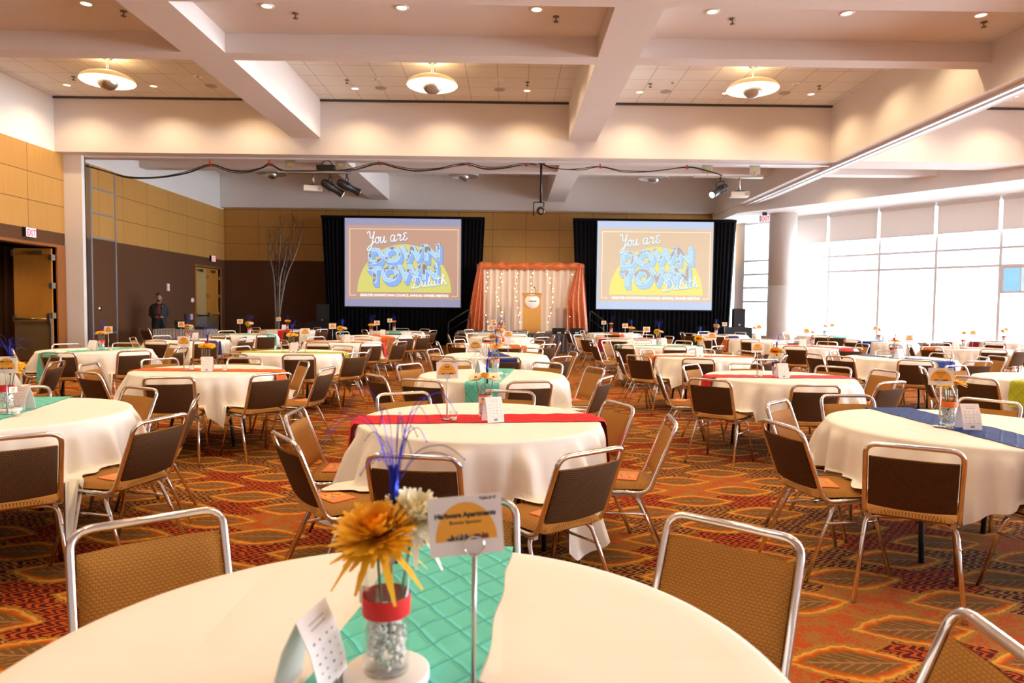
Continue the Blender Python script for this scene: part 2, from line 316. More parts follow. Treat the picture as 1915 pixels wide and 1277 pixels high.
# ------------------------------------------------------------------ mesh builder
class MB:
    def __init__(s): s.v = []; s.f = []; s.mi = []; s.sm = []; s.uvs = None
    def add(s, vs, fs, mi=0, sm=False, M=None):
        o = len(s.v)
        s.v += [tuple(M @ Vector(p)) if M is not None else tuple(p) for p in vs]
        for f in fs: s.f.append(tuple(i+o for i in f)); s.mi.append(mi); s.sm.append(sm)
        return s
    def box(s, x0, x1, y0, y1, z0, z1, mi=0, M=None):
        v = [(x0, y0, z0), (x1, y0, z0), (x1, y1, z0), (x0, y1, z0), (x0, y0, z1), (x1, y0, z1), (x1, y1, z1), (x0, y1, z1)]
        return s.add(v, [(0, 3, 2, 1), (4, 5, 6, 7), (0, 1, 5, 4), (1, 2, 6, 5), (2, 3, 7, 6), (3, 0, 4, 7)], mi, False, M)
    def prism(s, pts, z0, z1, mi=0, M=None):
        n = len(pts); v = [(p[0], p[1], z0) for p in pts] + [(p[0], p[1], z1) for p in pts]
        f = [tuple(range(n-1, -1, -1)), tuple(range(n, 2*n))] + [(i, (i+1) % n, n+(i+1) % n, n+i) for i in range(n)]
        return s.add(v, f, mi, False, M)
    def tube(s, pts, r, n=8, mi=0, cap=True, closed=False, M=None):
        pts = [Vector(p) for p in pts]; m = len(pts); rr = r if isinstance(r, (list, tuple)) else [r]*m
        tang = []
        for i in range(m):
            a = pts[(i-1) % m] if closed or i > 0 else pts[i]; c = pts[(i+1) % m] if closed or i < m-1 else pts[i]
            t = (c-a); tang.append(t.normalized() if t.length > 1e-9 else Vector((0, 0, 1)))
        ref = Vector((0, 0, 1)) if abs(tang[0].z) < 0.9 else Vector((1, 0, 0))
        u = tang[0].cross(ref).normalized(); vs = []
        for i in range(m):
            u = (u - tang[i]*u.dot(tang[i]))
            u = u.normalized() if u.length > 1e-6 else tang[i].orthogonal().normalized()
            w = tang[i].cross(u)
            for k in range(n):
                a = 2*PI*k/n; vs.append(pts[i] + (u*math.cos(a)+w*math.sin(a))*rr[i])
        fs = []
        for i in range(m if closed else m-1):
            j = (i+1) % m
            for k in range(n):
                k2 = (k+1) % n; fs.append((i*n+k, i*n+k2, j*n+k2, j*n+k))
        s.add(vs, fs, mi, True, M)
        if cap and not closed:
            o = len(s.v)-len(vs)
            s.f.append(tuple(o+k for k in range(n-1, -1, -1))); s.mi.append(mi); s.sm.append(False)
            s.f.append(tuple(o+(m-1)*n+k for k in range(n))); s.mi.append(mi); s.sm.append(False)
        return s
    def lathe(s, prof, n=24, mi=0, c=(0, 0, 0), sm=True, M=None, cap=False):
        vs = []; fs = []
        for (r, z) in prof:
            for k in range(n):
                a = 2*PI*k/n; vs.append((c[0]+r*math.cos(a), c[1]+r*math.sin(a), c[2]+z))
        for i in range(len(prof)-1):
            for k in range(n):
                k2 = (k+1) % n; fs.append((i*n+k, i*n+k2, (i+1)*n+k2, (i+1)*n+k))
        s.add(vs, fs, mi, sm, M)
        if cap:
            o = len(s.v)-len(vs)
            s.f.append(tuple(o+k for k in range(n-1, -1, -1))); s.mi.append(mi); s.sm.append(False)
            s.f.append(tuple(o+(len(prof)-1)*n+k for k in range(n))); s.mi.append(mi); s.sm.append(False)
        return s
    def ball(s, c, r, n=8, m=6, mi=0, sc=(1, 1, 1)):
        vs = []; fs = []
        for i in range(m+1):
            t = PI*i/m
            for k in range(n):
                a = 2*PI*k/n; vs.append((c[0]+sc[0]*r*math.sin(t)*math.cos(a), c[1]+sc[1]*r*math.sin(t)*math.sin(a), c[2]+sc[2]*r*math.cos(t)))
        for i in range(m):
            for k in range(n):
                k2 = (k+1) % n; fs.append((i*n+k, (i+1)*n+k, (i+1)*n+k2, i*n+k2))
        return s.add(vs, fs, mi, True)
    def grid(s, P, mi=0, sm=True, uv=None, close=False):
        """P[i][j] points -> quads"""
        a, c = len(P), len(P[0]); vs = [p for r in P for p in r]; fs = []
        for i in range(a-1):
            for j in range(c if close else c-1):
                j2 = (j+1) % c; fs.append((i*c+j, i*c+j2, (i+1)*c+j2, (i+1)*c+j))
        if uv is not None: s.uvs = (s.uvs or []) + [q for r in uv for q in r]
        return s.add(vs, fs, mi, sm)
    def mesh(s, name, mats):
        me = bpy.data.meshes.new(name); me.from_pydata([tuple(p) for p in s.v], [], s.f)
        for m in (mats if isinstance(mats, (list, tuple)) else [mats]): me.materials.append(m)
        me.polygons.foreach_set('material_index', s.mi); me.polygons.foreach_set('use_smooth', s.sm)
        if s.uvs:
            ul = me.uv_layers.new(name='UVMap')
            for l in me.loops: ul.data[l.index].uv = s.uvs[l.vertex_index]
        me.update(); return me
    def obj(s, name, mats, parent=None, loc=None):
        return link(name, s.mesh(name, mats), parent, loc)
def link(name, me, parent=None, loc=None, rot=None):
    o = bpy.data.objects.new(name, me); COL.objects.link(o)
    if parent is not None: o.parent = parent
    if loc is not None: o.location = loc
    if rot is not None: o.rotation_euler = rot
    return o
def tag(o, label, cat, group=None):
    o['label'] = label; o['category'] = cat
    if group: o['group'] = group
    return o
def thing(name, label, cat, loc=(0, 0, 0), rz=0.0, group=None):
    return tag(link(name, None, None, loc, (0, 0, rz)), label, cat, group)
def struct(o): o['kind'] = 'structure'; return o
def stuff(o): o['kind'] = 'stuff'; return o
def fillet(pts, r, seg=5):
    pts = [Vector(p) for p in pts]; out = [pts[0]]
    for i in range(1, len(pts)-1):
        a, b, c = pts[i-1], pts[i], pts[i+1]; d1 = (a-b); d2 = (c-b)
        rr = min(r, d1.length*0.49, d2.length*0.49); p0 = b+d1.normalized()*rr; p1 = b+d2.normalized()*rr
        for k in range(seg+1):
            t = k/seg; out.append(p0*(1-t)**2 + b*2*t*(1-t) + p1*t*t)
    out.append(pts[-1]); return out
def catmull(pts, seg=6):
    pts = [Vector(p) for p in pts]; out = []
    for i in range(len(pts)-1):
        p0 = pts[max(0, i-1)]; p1 = pts[i]; p2 = pts[i+1]; p3 = pts[min(len(pts)-1, i+2)]
        for k in range(seg):
            t = k/seg
            out.append(0.5*((2*p1)+(p2-p0)*t+(2*p0-5*p1+4*p2-p3)*t*t+(3*p1-p0-3*p2+p3)*t**3))
    out.append(pts[-1]); return out
_tc = {}
def text_geo(body, size=1.0, off=0.0, align='CENTER', res=3):
    key = (body, size, off, align)
    if key in _tc: return _tc[key]
    cu = bpy.data.curves.new('lettering', 'FONT'); cu.body = body; cu.size = size; cu.offset = off; cu.align_x = align; cu.resolution_u = res
    o = bpy.data.objects.new('lettering', cu); COL.objects.link(o); dg = bpy.context.evaluated_depsgraph_get(); dg.update()
    me = bpy.data.meshes.new_from_object(o.evaluated_get(dg))
    g = ([tuple(v.co) for v in me.vertices], [tuple(p.vertices) for p in me.polygons])
    bpy.data.objects.remove(o); bpy.data.curves.remove(cu); bpy.data.meshes.remove(me)
    _tc[key] = g; return g
# ------------------------------------------------------------------ the hall: floor, walls, ceiling
XL = -11.4; YB = 27.4; ZC = 6.6; ZB = 5.24; ZL = 5.65; ZS = 5.97
struct(MB().prism([(-14, -6.2), (24.2, -6.2), (24.2, 7.9), (7.6, 29.4), (-14, 29.4)], -0.2, 0.0).obj('floor', MT['carpet']))
# left wall with the door opening (y 14.55..17.25) and the far pair of doors (24.85..26.95)
m = MB()
m.box(XL-0.25, XL, -6.2, 14.55, 0.30, 3.225, 0); m.box(XL-0.25, XL, 14.55, 17.25, 2.87, 3.225, 0)
m.box(XL-0.25, XL, 17.25, 24.85, 0.30, 3.225, 0); m.box(XL-0.25, XL, 24.85, 26.95, 2.87, 3.225, 0); m.box(XL-0.25, XL, 26.95, YB, 0.30, 3.225, 0)
m.box(XL-0.25, XL, -6.2, YB, 3.225, ZB, 1); m.box(XL-0.25, XL, -6.2, YB, ZB, ZC, 2)
struct(m.obj('wall_left', [MT['wallfab'], MT['wood_y'], MT['white']]))
m = MB()
for a, b in ((-6.2, 14.45), (17.35, 24.75), (27.05, YB)): m.box(XL-0.25, XL+0.02, a, b, 0, 0.30)
struct(m.obj('baseboard_left', MT['trim_wood']))
m = MB(); m.box(XL-0.3, 8.8, YB, YB+0.25, 0, 3.25, 0); m.box(XL-0.3, 8.8, YB, YB+0.25, 3.25, 5.3, 1); m.box(XL-0.3, 8.8, YB, YB+0.25, 5.3, ZC, 2)
struct(m.obj('wall_back', [MT['wallfab'], MT['wood_x'], MT['white']]))
struct(MB().box(XL, 8.2, YB-0.03, YB, 0, 0.30).obj('baseboard_back', MT['trim_wood']))
struct(MB().box(-14, 24.2, -6.4, -6.2, 0, ZC).obj('wall_front', MT['white']))  # unseen wall, white chosen to bounce light onto camera-facing surfaces
struct(MB().box(23.95, 24.2, -6.2, 7.9, 4.92, ZC).obj('wall_right', MT['white']))
m = MB(); m.box(-14, -13.8, 13.6, 18.2, 0, 3.2); m.box(-13.8, XL-0.25, 13.4, 13.6, 0, 3.2); m.box(-13.8, XL-0.25, 18.2, 18.4, 0, 3.2); m.box(-14, XL-0.25, 13.4, 18.4, 3.0, 3.2)
struct(m.obj('wall_vestibule', MT['wallfab']))
m = MB(); m.box(-14, -13.8, 24, 27.9, 0, 3.2); m.box(-14, XL-0.25, 24, 27.9, 3.0, 3.2); m.box(-13.8, XL-0.25, 24, 24.2, 0, 3.0); m.box(-13.8, XL-0.25, 27.7, 27.9, 0, 3.0)
struct(m.obj('wall_service_lobby', MT['wallfab']))
# ceiling: tiled lid at z 6.6
struct(MB().box(-14, 24.3, -6.4, 29.5, ZC, ZC+0.15).obj('ceiling', MT['tile']))
# solid strips coloured dark for the shadow gap where the coffer meets the far beams
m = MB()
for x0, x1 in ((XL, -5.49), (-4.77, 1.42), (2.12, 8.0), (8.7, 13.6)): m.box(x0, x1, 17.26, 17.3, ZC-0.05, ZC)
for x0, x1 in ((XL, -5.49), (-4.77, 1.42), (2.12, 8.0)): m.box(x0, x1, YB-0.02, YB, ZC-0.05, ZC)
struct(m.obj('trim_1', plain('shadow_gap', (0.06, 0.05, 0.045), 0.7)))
def beam(name, x0, x1, y0, y1, z, mat='beamw'):
    return struct(MB().box(x0, x1, y0, y1, z, ZC).obj(name, MT[mat]))
beam('ceiling_beam', XL, 13.62, 17.3, 18.2, ZB)                  # the deep cross beam
for x0, x1 in ((-5.49, -4.77), (1.42, 2.12)):                    # long beams toward the stage
    beam('ceiling_beam', x0, x1, -6.2, 17.3, ZL); beam('ceiling_beam', x0, x1, 18.2, YB, ZL)
beam('ceiling_beam', 8.0, 8.7, -6.2, 17.3, 5.2); beam('ceiling_beam', 8.0, 8.7, 18.2, YB-0.01, 5.2)
struct(MB().box(XL, 8.0, YB-0.35, YB, 5.3, ZC).obj('ceiling_beam', MT['white']))
for (y0, y1) in ((9.28, 9.68), (11.58, 11.93), (21.2, 21.6), (3.2, 3.6)):
    for x0, x1 in ((XL, -5.49), (-4.77, 1.42), (2.12, 8.0)):
        struct(MB().box(x0, x1, y0, y1, ZL, ZC).obj('ceiling_beam', MT['beamw']))
for (y0, y1) in ((9.68, 11.58), (18.2, 21.2), (-6.2, 3.2)):        # the lower flat soffits
    for x0, x1 in ((XL, -5.49), (-4.77, 1.42), (2.12, 8.0)):
        struct(MB().box(x0, x1, y0, y1, ZS, ZC).obj('ceiling_soffit', MT['beamw']))
# window side: slanted bulkhead and the low soffit above the windows
def BP(y): return 7.9 + (24.6-y)*0.766
k0, k1 = -3.4, 12.0
w0, w1 = WP(k0, 0.5), WP(k1, 0.5)
pts = [(8.05, 24.40), (24.2, 3.3), (w1.x, w1.y), (w0.x, w0.y), (8.05, w0.y)]
struct(MB().prism(pts, 4.92, ZC).obj('ceiling_soffit', MT['white']))
m = MB(); m.prism([(8.7, 18.2), (BP(18.2), 18.2), (8.7, BP(0)*0+23.5)], 5.75, ZC); struct(m.obj('ceiling_soffit', MT['white']))
m = MB(); m.prism([(8.7, 19.3), (BP(19.3), 19.3), (BP(19.7), 19.7), (8.7, 19.7)], 5.3, 5.75); struct(m.obj('ceiling_beam', MT['white']))
# partition track under the long beam at x 8.35
tr = MB(); tr.box(8.22, 8.30, -6.2, 17.3, 5.15, 5.2); tr.box(8.40, 8.48, -6.2, 17.3, 5.15, 5.2); tr.box(8.22, 8.30, 18.2, 27.0, 5.15, 5.2); tr.box(8.40, 8.48, 18.2, 27.0, 5.15, 5.2)
tr.box(8.22, 8.30, 17.3, 18.2, 5.15, 5.24); tr.box(8.40, 8.48, 17.3, 18.2, 5.15, 5.24)
struct(tr.obj('trim_2', MT['track']))
struct(MB().box(-10.9, 8.2, 17.7, 17.78, 5.2, 5.24).obj('trim_3', MT['track']))
# pilaster and parked partition panel at the left wall
struct(MB().box(XL, -10.94, 17.62, 17.74, 0, ZB).obj('column_left', MT['white']))
struct(MB().box(XL, -10.95, 17.745, 17.80, 0, ZB-0.01).obj('trim_4', plain('pocket_slot_shade', (0.02, 0.02, 0.022), 0.7)))  # black strip paints in the shade of the partition pocket slot
m = MB(); m.box(XL+0.005, XL+0.08, 18.62, 19.72, 0.3, 3.225, 0); m.box(XL+0.005, XL+0.08, 18.62, 19.72, 3.225, 5.2, 1)
pp = tag(m.obj('partition_panel', [MT['wallfab'], MT['wood_y']]), 'parked movable partition panel with wood top and aluminium edges beside the white pilaster', 'partition panel')
for y in (18.56, 19.70): MB().box(XL, XL+0.10, y, y+0.06, 0, 5.2).obj('edge_strip', MT['alu'], pp)
for z in (3.9, 4.57, 3.23, 0.62): MB().box(XL+0.08, XL+0.09, 18.62, 19.7, z, z+0.05).obj('rail', MT['alu'], pp)
MB().lathe([(0.0, 0.012), (0.075, 0.012), (0.08, 0)], 16, M=Matrix.Translation((XL+0.08, 18.95, 1.33)) @ Matrix.Rotation(PI/2, 4, 'Y')).obj('lock_plate', MT['steel'], pp)
# column by the windows
struct(MB().lathe([(0.47, 0), (0.47, 2.36), (0.462, 2.365), (0.462, 2.375), (0.47, 2.38), (0.47, 4.92)], 48, c=(9.75, 24.55, 0)).obj('column_right', MT['colstone']))

# ------------------------------------------------------------------ windows, shades, radiators
RZ = Matrix.Rotation(WANG, 4, 'Z')
def wbay(i, k):
    L = 1.734
    F = Matrix.Translation(WP(k)) @ RZ if k < 12 else Matrix.Translation((24.0, 7.85-1.734*(k-12), 0)) @ Matrix.Rotation(-PI/2, 4, 'Z')  # bays past the slanted wall are unseen, added to let in more daylight
    f = MB(); t = 0.038
    f.box(-t, t, -0.06, 0.06, 0.0, 4.92, M=F)
    f.box(L-t*0.2, L+t*0.2, -0.05, 0.05, 0.0, 4.92, M=F)
    zs = [0.45, 2.88, 3.41, 4.86] if k >= -1 else [0.45, 1.82, 2.36, 2.88, 3.41, 4.86]
    for z in zs: f.box(0, L, -0.05, 0.05, z-0.038, z+0.038, M=F)
    w = struct(f.obj('window_%d' % i, MT['frame']))
    g = MB(); g.box(t, L-t, -0.008, 0.008, 0.45, 4.9, M=F); g.obj('glass', MT['pane'], w)
    s = MB(); s.box(-0.02, L, -0.08, 0.09, 0.0, 0.42, M=F); s.obj('sill_wall', MT['white'], w)
    if k == 3:
        q = MB(); q.box(0.03, 1.66, -0.05, -0.01, 2.06, 2.12, M=F); q.box(0.03, 1.66, -0.05, -0.01, 2.80, 2.86, M=F); q.box(1.60, 1.66, -0.05, -0.01, 2.06, 2.86, M=F); q.box(0.03, 0.09, -0.05, -0.01, 2.06, 2.86, M=F); q.box(0.5, 0.53, -0.05, -0.01, 2.1, 2.84, M=F)
        qo = q.obj('vent_sash', MT['frame'], w); MB().box(0.09, 0.5, -0.035, -0.025, 2.1, 2.82, M=F).obj('tinted_pane', MT['pane_blue'], w); MB().box(0.53, 1.6, -0.035, -0.025, 2.1, 2.82, M=F).obj('tinted_pane', MT['pane_pale'], w)
    if -1 <= k < 8:
        sh = MB(); sh.box(0.05, L-0.05, -0.17, -0.16, 3.95, 4.82, M=F)
        so = tag(sh.obj('roller_shade', MT['shade']), shade_label(k), 'roller shade', 'roller shades along the window wall')
        hb = MB(); hb.box(0.05, L-0.05, -0.18, -0.15, 3.92, 3.95, M=F); hb.obj('hem_bar', MT['frame'], so)
        rl = MB(); rl.box(0.03, L-0.03, -0.22, -0.1, 4.80, 4.9, M=F); rl.obj('shade_roller', MT['shade'], so)
    if k > 7: return
    r = MB(); r.box(0.04, L-0.04, -0.38, -0.1, 0.42, 0.52, M=F); r.box(0.04, L-0.04, -0.36, -0.12, 0.08, 0.14, M=F); r.box(0.04, L-0.04, -0.16, -0.1, 0.1, 0.45, M=F)
    r.box(0.04, 0.09, -0.36, -0.1, 0.0, 0.45, M=F); r.box(L-0.09, L-0.04, -0.36, -0.1, 0.0, 0.45, M=F)
    ro = tag(r.obj('radiator', MT['radiator']), radiator_label(k), 'radiator', 'radiators under the window wall')
    gr = MB(); n = 22
    for j in range(n): x = 0.12+j*(L-0.24)/n; gr.box(x, x+0.03, -0.355, -0.33, 0.14, 0.42, M=F)
    gr.obj('grille', MT['radiator'], ro)
ORD = ['first', 'second', 'third', 'fourth', 'fifth', 'sixth', 'seventh', 'eighth', 'ninth', 'tenth', 'eleventh', 'twelfth', 'thirteenth', 'fourteenth', 'fifteenth']
def shade_label(k):
    return 'rolled-down white window shade, %s one out from the round column' % ORD[k+1]
def radiator_label(k):
    if k < -1: return 'low grey radiator behind the round column at the stage end'
    return 'low slatted grey radiator under the %s shaded window from the round column' % ORD[k+1]
for i, k in enumerate(range(-2, 20)): wbay(i+1, k)
a, c = WP(-2.03, 0.0), WP(-2.25, 0.0)
m = MB(); m.prism([(a.x, a.y), (a.x+0.2, a.y+0.15), (c.x+0.2, c.y+0.15), (c.x, c.y)], 0, 4.92); struct(m.obj('wall_window_start', MT['white']))

# ------------------------------------------------------------------ doors, exit signs, plates on the left wall
m = MB()
m.box(XL-0.28, XL+0.04, 17.25, 17.42, 0, 2.93); m.box(XL-0.28, XL+0.025, 17.42, 17.60, 0, 2.93); m.box(XL-0.28, XL+0.04, 14.44, 14.55, 0, 2.93); m.box(XL-0.28, XL+0.04, 14.55, 17.25, 2.86, 2.93)
struct(m.obj('trim_5', MT['trim_wood']))
m = MB(); m.box(XL-0.28, XL+0.04, 26.95, 27.06, 0, 2.93); m.box(XL-0.28, XL+0.04, 24.74, 24.85, 0, 2.93); m.box(XL-0.28, XL+0.04, 24.85, 26.95, 2.86, 2.93)
struct(m.obj('trim_6', MT['trim_wood']))
# open leaf, swung back into the vestibule, its face toward the room
d = MB(); d.box(XL-0.98, XL-0.04, 17.14, 17.19, 0.02, 2.82); dl = struct(d.obj('door_1', MT['door_wood']))
MB().box(XL-0.96, XL-0.06, 17.128, 17.14, 0.04, 1.0).obj('kick_plate', MT['kick'], dl)
pb = MB(); pb.tube([(XL-0.92, 17.07, 1.06), (XL-0.12, 17.07, 1.06)], 0.032, 10); pb.obj('push_bar', MT['brass'], dl)
e = MB(); e.box(XL-0.97, XL-0.90, 17.05, 17.14, 1.0, 1.16); e.box(XL-0.12, XL-0.04, 17.05, 17.14, 0.98, 1.2); e.obj('bar_bracket', MT['steel'], dl)
e = MB(); e.box(XL-0.50, XL-0.20, 17.04, 17.14, 2.66, 2.76); e.obj('door_closer', MT['brass'], dl)
for z in (2.6, 1.9, 1.15): MB().box(XL-0.06, XL+0.02, 17.06, 17.2, z-0.07, z+0.07).obj('hinge', MT['steel'], dl)
MB().box(XL-1.0, XL-0.94, 17.08, 17.14, 2.62, 2.78).obj('latch', MT['steel'], dl)
MB().box(XL-0.09, XL-0.04, 17.08, 17.14, 0.04, 1.0).obj('edge_guard', MT['steel'], dl)
# far pair
for (y0, y1, nm, mt, kp) in ((24.87, 25.89, 'door_2', 'door_tan', MT['alu']), (25.91, 26.93, 'door_3', 'door_wood', MT['kick'])):
    d = MB(); d.box(XL-0.10, XL-0.05, y0, y1, 0.02, 2.84); dl = struct(d.obj(nm, MT[mt]))
    MB().box(XL-0.05, XL-0.035, y0+0.02, y1-0.02, 0.04, 1.0).obj('kick_plate', kp, dl)
    MB().tube([(XL-0.0, y0+0.05, 1.06), (XL-0.0, y1-0.05, 1.06)], 0.032, 8).obj('push_bar', MT['brass'] if nm == 'door_3' else MT['black'], dl)
    MB().box(XL-0.05, XL+0.03, y0+0.02, y0+0.1, 1.0, 1.16).obj('bar_bracket', MT['steel'], dl)
    MB().box(XL-0.05, XL+0.03, y0+0.25, y0+0.6, 2.68, 2.77).obj('door_closer', MT['brass'], dl)
    for z in (2.5, 1.8, 1.12): MB().box(XL-0.05, XL+0.02, y1-0.05, y1+0.02, z-0.06, z+0.06).obj('hinge', MT['steel'], dl)
def exit_sign(F, label):
    o = MB(); o.box(-0.165, 0.165, 0.01, 0.09, -0.11, 0.11, M=F); s = tag(o.obj('exit_sign', MT['black']), label, 'exit sign')
    MB().box(-0.16, 0.16, -0.005, 0.01, -0.105, 0.105, M=F).obj('sign_face', MT['exitface'], s)
    v, f = text_geo('EXIT', 0.21, 0.006)
    MB().add([(p[0]*0.70, -0.008, p[1]-0.075) for p in v], f, M=F).obj('lettering', MT['exitred'], s)
    return s
exit_sign(Matrix.Translation((XL+0.10, 16.25, 3.12)) @ Matrix.Rotation(PI/2, 4, 'Z'), 'lit red EXIT sign on the wall above the open wooden door')
exit_sign(Matrix.Translation((XL+0.10, 26.2, 3.22)) @ Matrix.Rotation(PI/2, 4, 'Z'), 'small lit red EXIT sign above the far pair of doors')
es = exit_sign(Matrix.Translation((8.93, 24.1, 4.70)), 'lit red EXIT sign hanging from the soffit beside the round column')
MB().box(8.85, 9.0, 24.12, 24.17, 4.81, 4.92).obj('mount', MT['black'], es)
def plate(y, z, w, h, mt, label):
    o = MB(); o.box(XL, XL+0.035, y-w/2, y+w/2, z-h/2, z+h/2); tag(o.obj('wall_plate', MT[mt]), label, 'wall plate'); return o
plate(22.85, 2.03, 0.14, 0.24, 'paper', 'tall white wall speaker box on the brown wall above the standing man')
plate(24.05, 1.03, 0.14, 0.20, 'ink', 'black wall plate beside a white plate on brown wall near far doors')
plate(24.5, 1.03, 0.14, 0.20, 'paper', 'white wall plate next to the black plate near far doors')
tag(MB().lathe([(0.0, 0.05), (0.06, 0.05), (0.09, 0.02), (0.09, 0)], 16, M=Matrix.Translation((XL, 24.6, 1.62)) @ Matrix.Rotation(PI/2, 4, 'Y')).obj('fire_strobe', MT['paper']), 'round white fire alarm device on brown wall near far doors', 'alarm')
# curtain inside the vestibule
P = [[(-13.7+j*0.03, 17.32+0.06*math.sin(j*0.9+0.2*math.sin(j*0.31)), z) for j in range(44)] for i, z in enumerate((0.03, 1.4, 2.85))]
tag(MB().grid(P).obj('vestibule_curtain', MT['dark_curtain']), 'dark brown pleated curtain inside the open doorway', 'curtain')

# ------------------------------------------------------------------ lamps and other ceiling fittings
def lamp_data(name, w, typ='SPOT', size=2.35, blend=0.75, rad=0.05, col=WARM):
    l = bpy.data.lights.new(name, typ); l.energy = w; l.color = col; l.shadow_soft_size = rad
    if typ == 'SPOT': l.spot_size = size; l.spot_blend = blend
    return l
L_SPOT = lamp_data('lamp', SPOT_W); L_SOF = lamp_data('lamp', SOFFIT_W, size=2.5, blend=0.8); L_PEND = lamp_data('lamp', PEND_W, 'POINT', rad=0.12)
ring = MB().lathe([(0.075, 0.0), (0.08, -0.012), (0.10, -0.012), (0.108, -0.002), (0.108, 0)], 20).mesh('trim_ring', MT['base_white'])
lens_on = MB().lathe([(0.0, -0.003), (0.078, -0.003)], 20).mesh('lens', MT['lens_on'])
lens_off = MB().lathe([(0.0, -0.030), (0.028, -0.030), (0.036, -0.012), (0.06, -0.016), (0.082, -0.006)], 20).mesh('lens', MT['lens_off'])
def downlight(x, y, z, label, on=True, lamp=None, grp=None):
    t = thing('downlight', label, 'ceiling light', (x, y, z), 0, grp)
    link('trim_ring', ring, t); link('lens', lens_on if on else lens_off, t)
    if lamp is not None: link('lamp', lamp, t, (0, 0, -0.03))
    return t
BAY = [('door-side', -8.45), ('middle', -1.67), ('window-side', 5.05)]
def off(c): return (c-2.03, c, c+2.03)
POS3 = ('door-ward', 'central', 'window-ward'); ROW = {16.4: 'stage-end', 14.4: 'mid', 12.4: 'camera-end'}
for bn, c in BAY:
    for y in (16.4, 14.4, 12.4):
        for i, x in enumerate(off(c)):
            if y != 16.4 and i == 1: continue
            downlight(x, y, ZC, 'lit recessed downlight, %s one of the %s row in the %s coffer' % (POS3[i], ROW[y], bn), True, L_SPOT, 'lit downlights in the coffers')
    for i, x in enumerate((c+1.38, c-1.42)):
        if bn == 'door-side' and i == 1: continue
        downlight(x, 15.7, ZC, 'unlit silver downlight %s of the pendant in the %s coffer' % (('window-ward', 'door-ward')[i], bn), False, None, 'unlit downlights')
        g = MB().lathe([(0.0, -0.012), (0.12, -0.012), (0.135, 0)], 20).obj('ceiling_speaker', MT['grille'], None, (x, 16.35, ZC))
        tag(g, 'round beige speaker grille %s of the pendant in the %s coffer' % (('window-ward', 'door-ward')[i], bn), 'speaker grille', 'ceiling speakers')
    for i, x in enumerate(off(c)):
        downlight(x, 10.53, ZS, 'bright recessed downlight, %s of three in the low %s soffit' % (POS3[i], bn), True, L_SOF, 'downlights in the low soffit')
    # the coffer over the camera: real lamps, out of frame
    for y in (7.6, 5.0):
        for i, x in enumerate(off(c)):
            downlight(x, y, ZC, 'lit recessed downlight overhead in the coffer above the camera', True, L_SPOT, 'downlights above the camera')
    for i, x in enumerate(off(c)):
        downlight(x, 1.6, ZS, 'lit recessed downlight overhead in the soffit above the camera', True, L_SPOT, 'downlights above the camera')
SPK = plain('sprinkler_brass', (0.20, 0.15, 0.11), 0.4, 0.6)
def sprinkler(x, y, z, label):
    s = MB(); s.lathe([(0.0, -0.085), (0.040, -0.082), (0.040, -0.074), (0.010, -0.070), (0.010, -0.014), (0.050, -0.010), (0.050, 0)], 12, c=(x, y, z))
    tag(s.obj('sprinkler', SPK), label, 'sprinkler', 'ceiling sprinklers')
for (x, y, z, l) in ((-9.95, 15.8, ZC, 'door-ward part of the door-side coffer'), (-3.75, 15.8, ZC, 'door-ward part of the middle coffer'), (0.35, 15.8, ZC, 'window-ward part of the middle coffer'), (3.15, 15.8, ZC, 'door-ward part of the window-side coffer'), (7.0, 15.8, ZC, 'window-ward part of the window-side coffer'),
                  (-6.0, 10.78, ZS, 'low door-side soffit'), (-3.35, 10.78, ZS, 'low middle soffit, door end'), (0.67, 10.78, ZS, 'low middle soffit, window end'), (3.4, 10.78, ZS, 'low window-side soffit, door end'), (7.3, 10.78, ZS, 'low window-side soffit, window end')):
    sprinkler(x, y, z, 'small metal sprinkler head in the ' + l)
def pendant(x, y, label, on, grp):
    t = thing('pendant_lamp', label, 'pendant lamp', (x, y, 0), 0, grp)
    R = 0.53; prof = [(R*math.sin(a), 6.10+0.20*math.cos(a*1.0)**1.0) for a in [i*PI/2/12 for i in range(13)]]
    MB().lathe(prof, 40).obj('dome', MT['dome'] if on else MT['dome_off'], t)
    inn = [(0.515*math.sin(a), 6.085+0.11*math.cos(a)) for a in [i*PI/2/8 for i in range(9)]] + [(0.53, 6.10)]
    MB().lathe(inn, 40).obj('diffuser', MT['glow'] if on else MT['dome_off'], t)
    MB().lathe([(0.20*math.sin(a), 6.09-0.17*math.cos(a)) for a in [i*PI/2/8 for i in range(9)]], 28).obj('metal_bowl', MT['steel'], t)
    c = MB()
    for dx in (-0.02, 0.02): c.tube([(dx, 0, 6.28), (dx, 0, 6.58)], 0.006, 6)
    c.obj('stem', MT['steel'], t); MB().lathe([(0.0, 6.56), (0.09, 6.56), (0.10, 6.60)], 20).obj('ceiling_cap', MT['steel'], t)
    if on: link('lamp', L_PEND, t, (0, 0, 6.42))
    return t
for bn, c in BAY:
    pendant(c, 14.55, 'glowing saucer pendant lamp in the %s coffer' % bn, True, 'lit pendant lamps')
    pendant(c, 24.4, 'unlit saucer pendant lamp hanging near the stage, %s bay' % bn, False, 'unlit pendant lamps near the stage')
    pendant(c, 6.2, 'glowing saucer pendant lamp overhead in the coffer above the camera', True, 'pendants above the camera')
for x, l in ((9.75, 'door-ward'), (11.9, 'window-ward')):
    downlight(x, 16.4, ZC, 'lit recessed downlight, %s one in the window bay beyond the track beam' % l, True, L_SPOT, 'downlights in the window bay')
    downlight(x+1.2, 11.4, ZC, 'lit recessed downlight in the window bay beyond the track beam, camera end', True, L_SPOT, 'downlights in the window bay, camera end')
downlight(-12.5, 15.9, 3.0, 'lit recessed downlight inside the open doorway vestibule', True, lamp_data('lamp', 45))
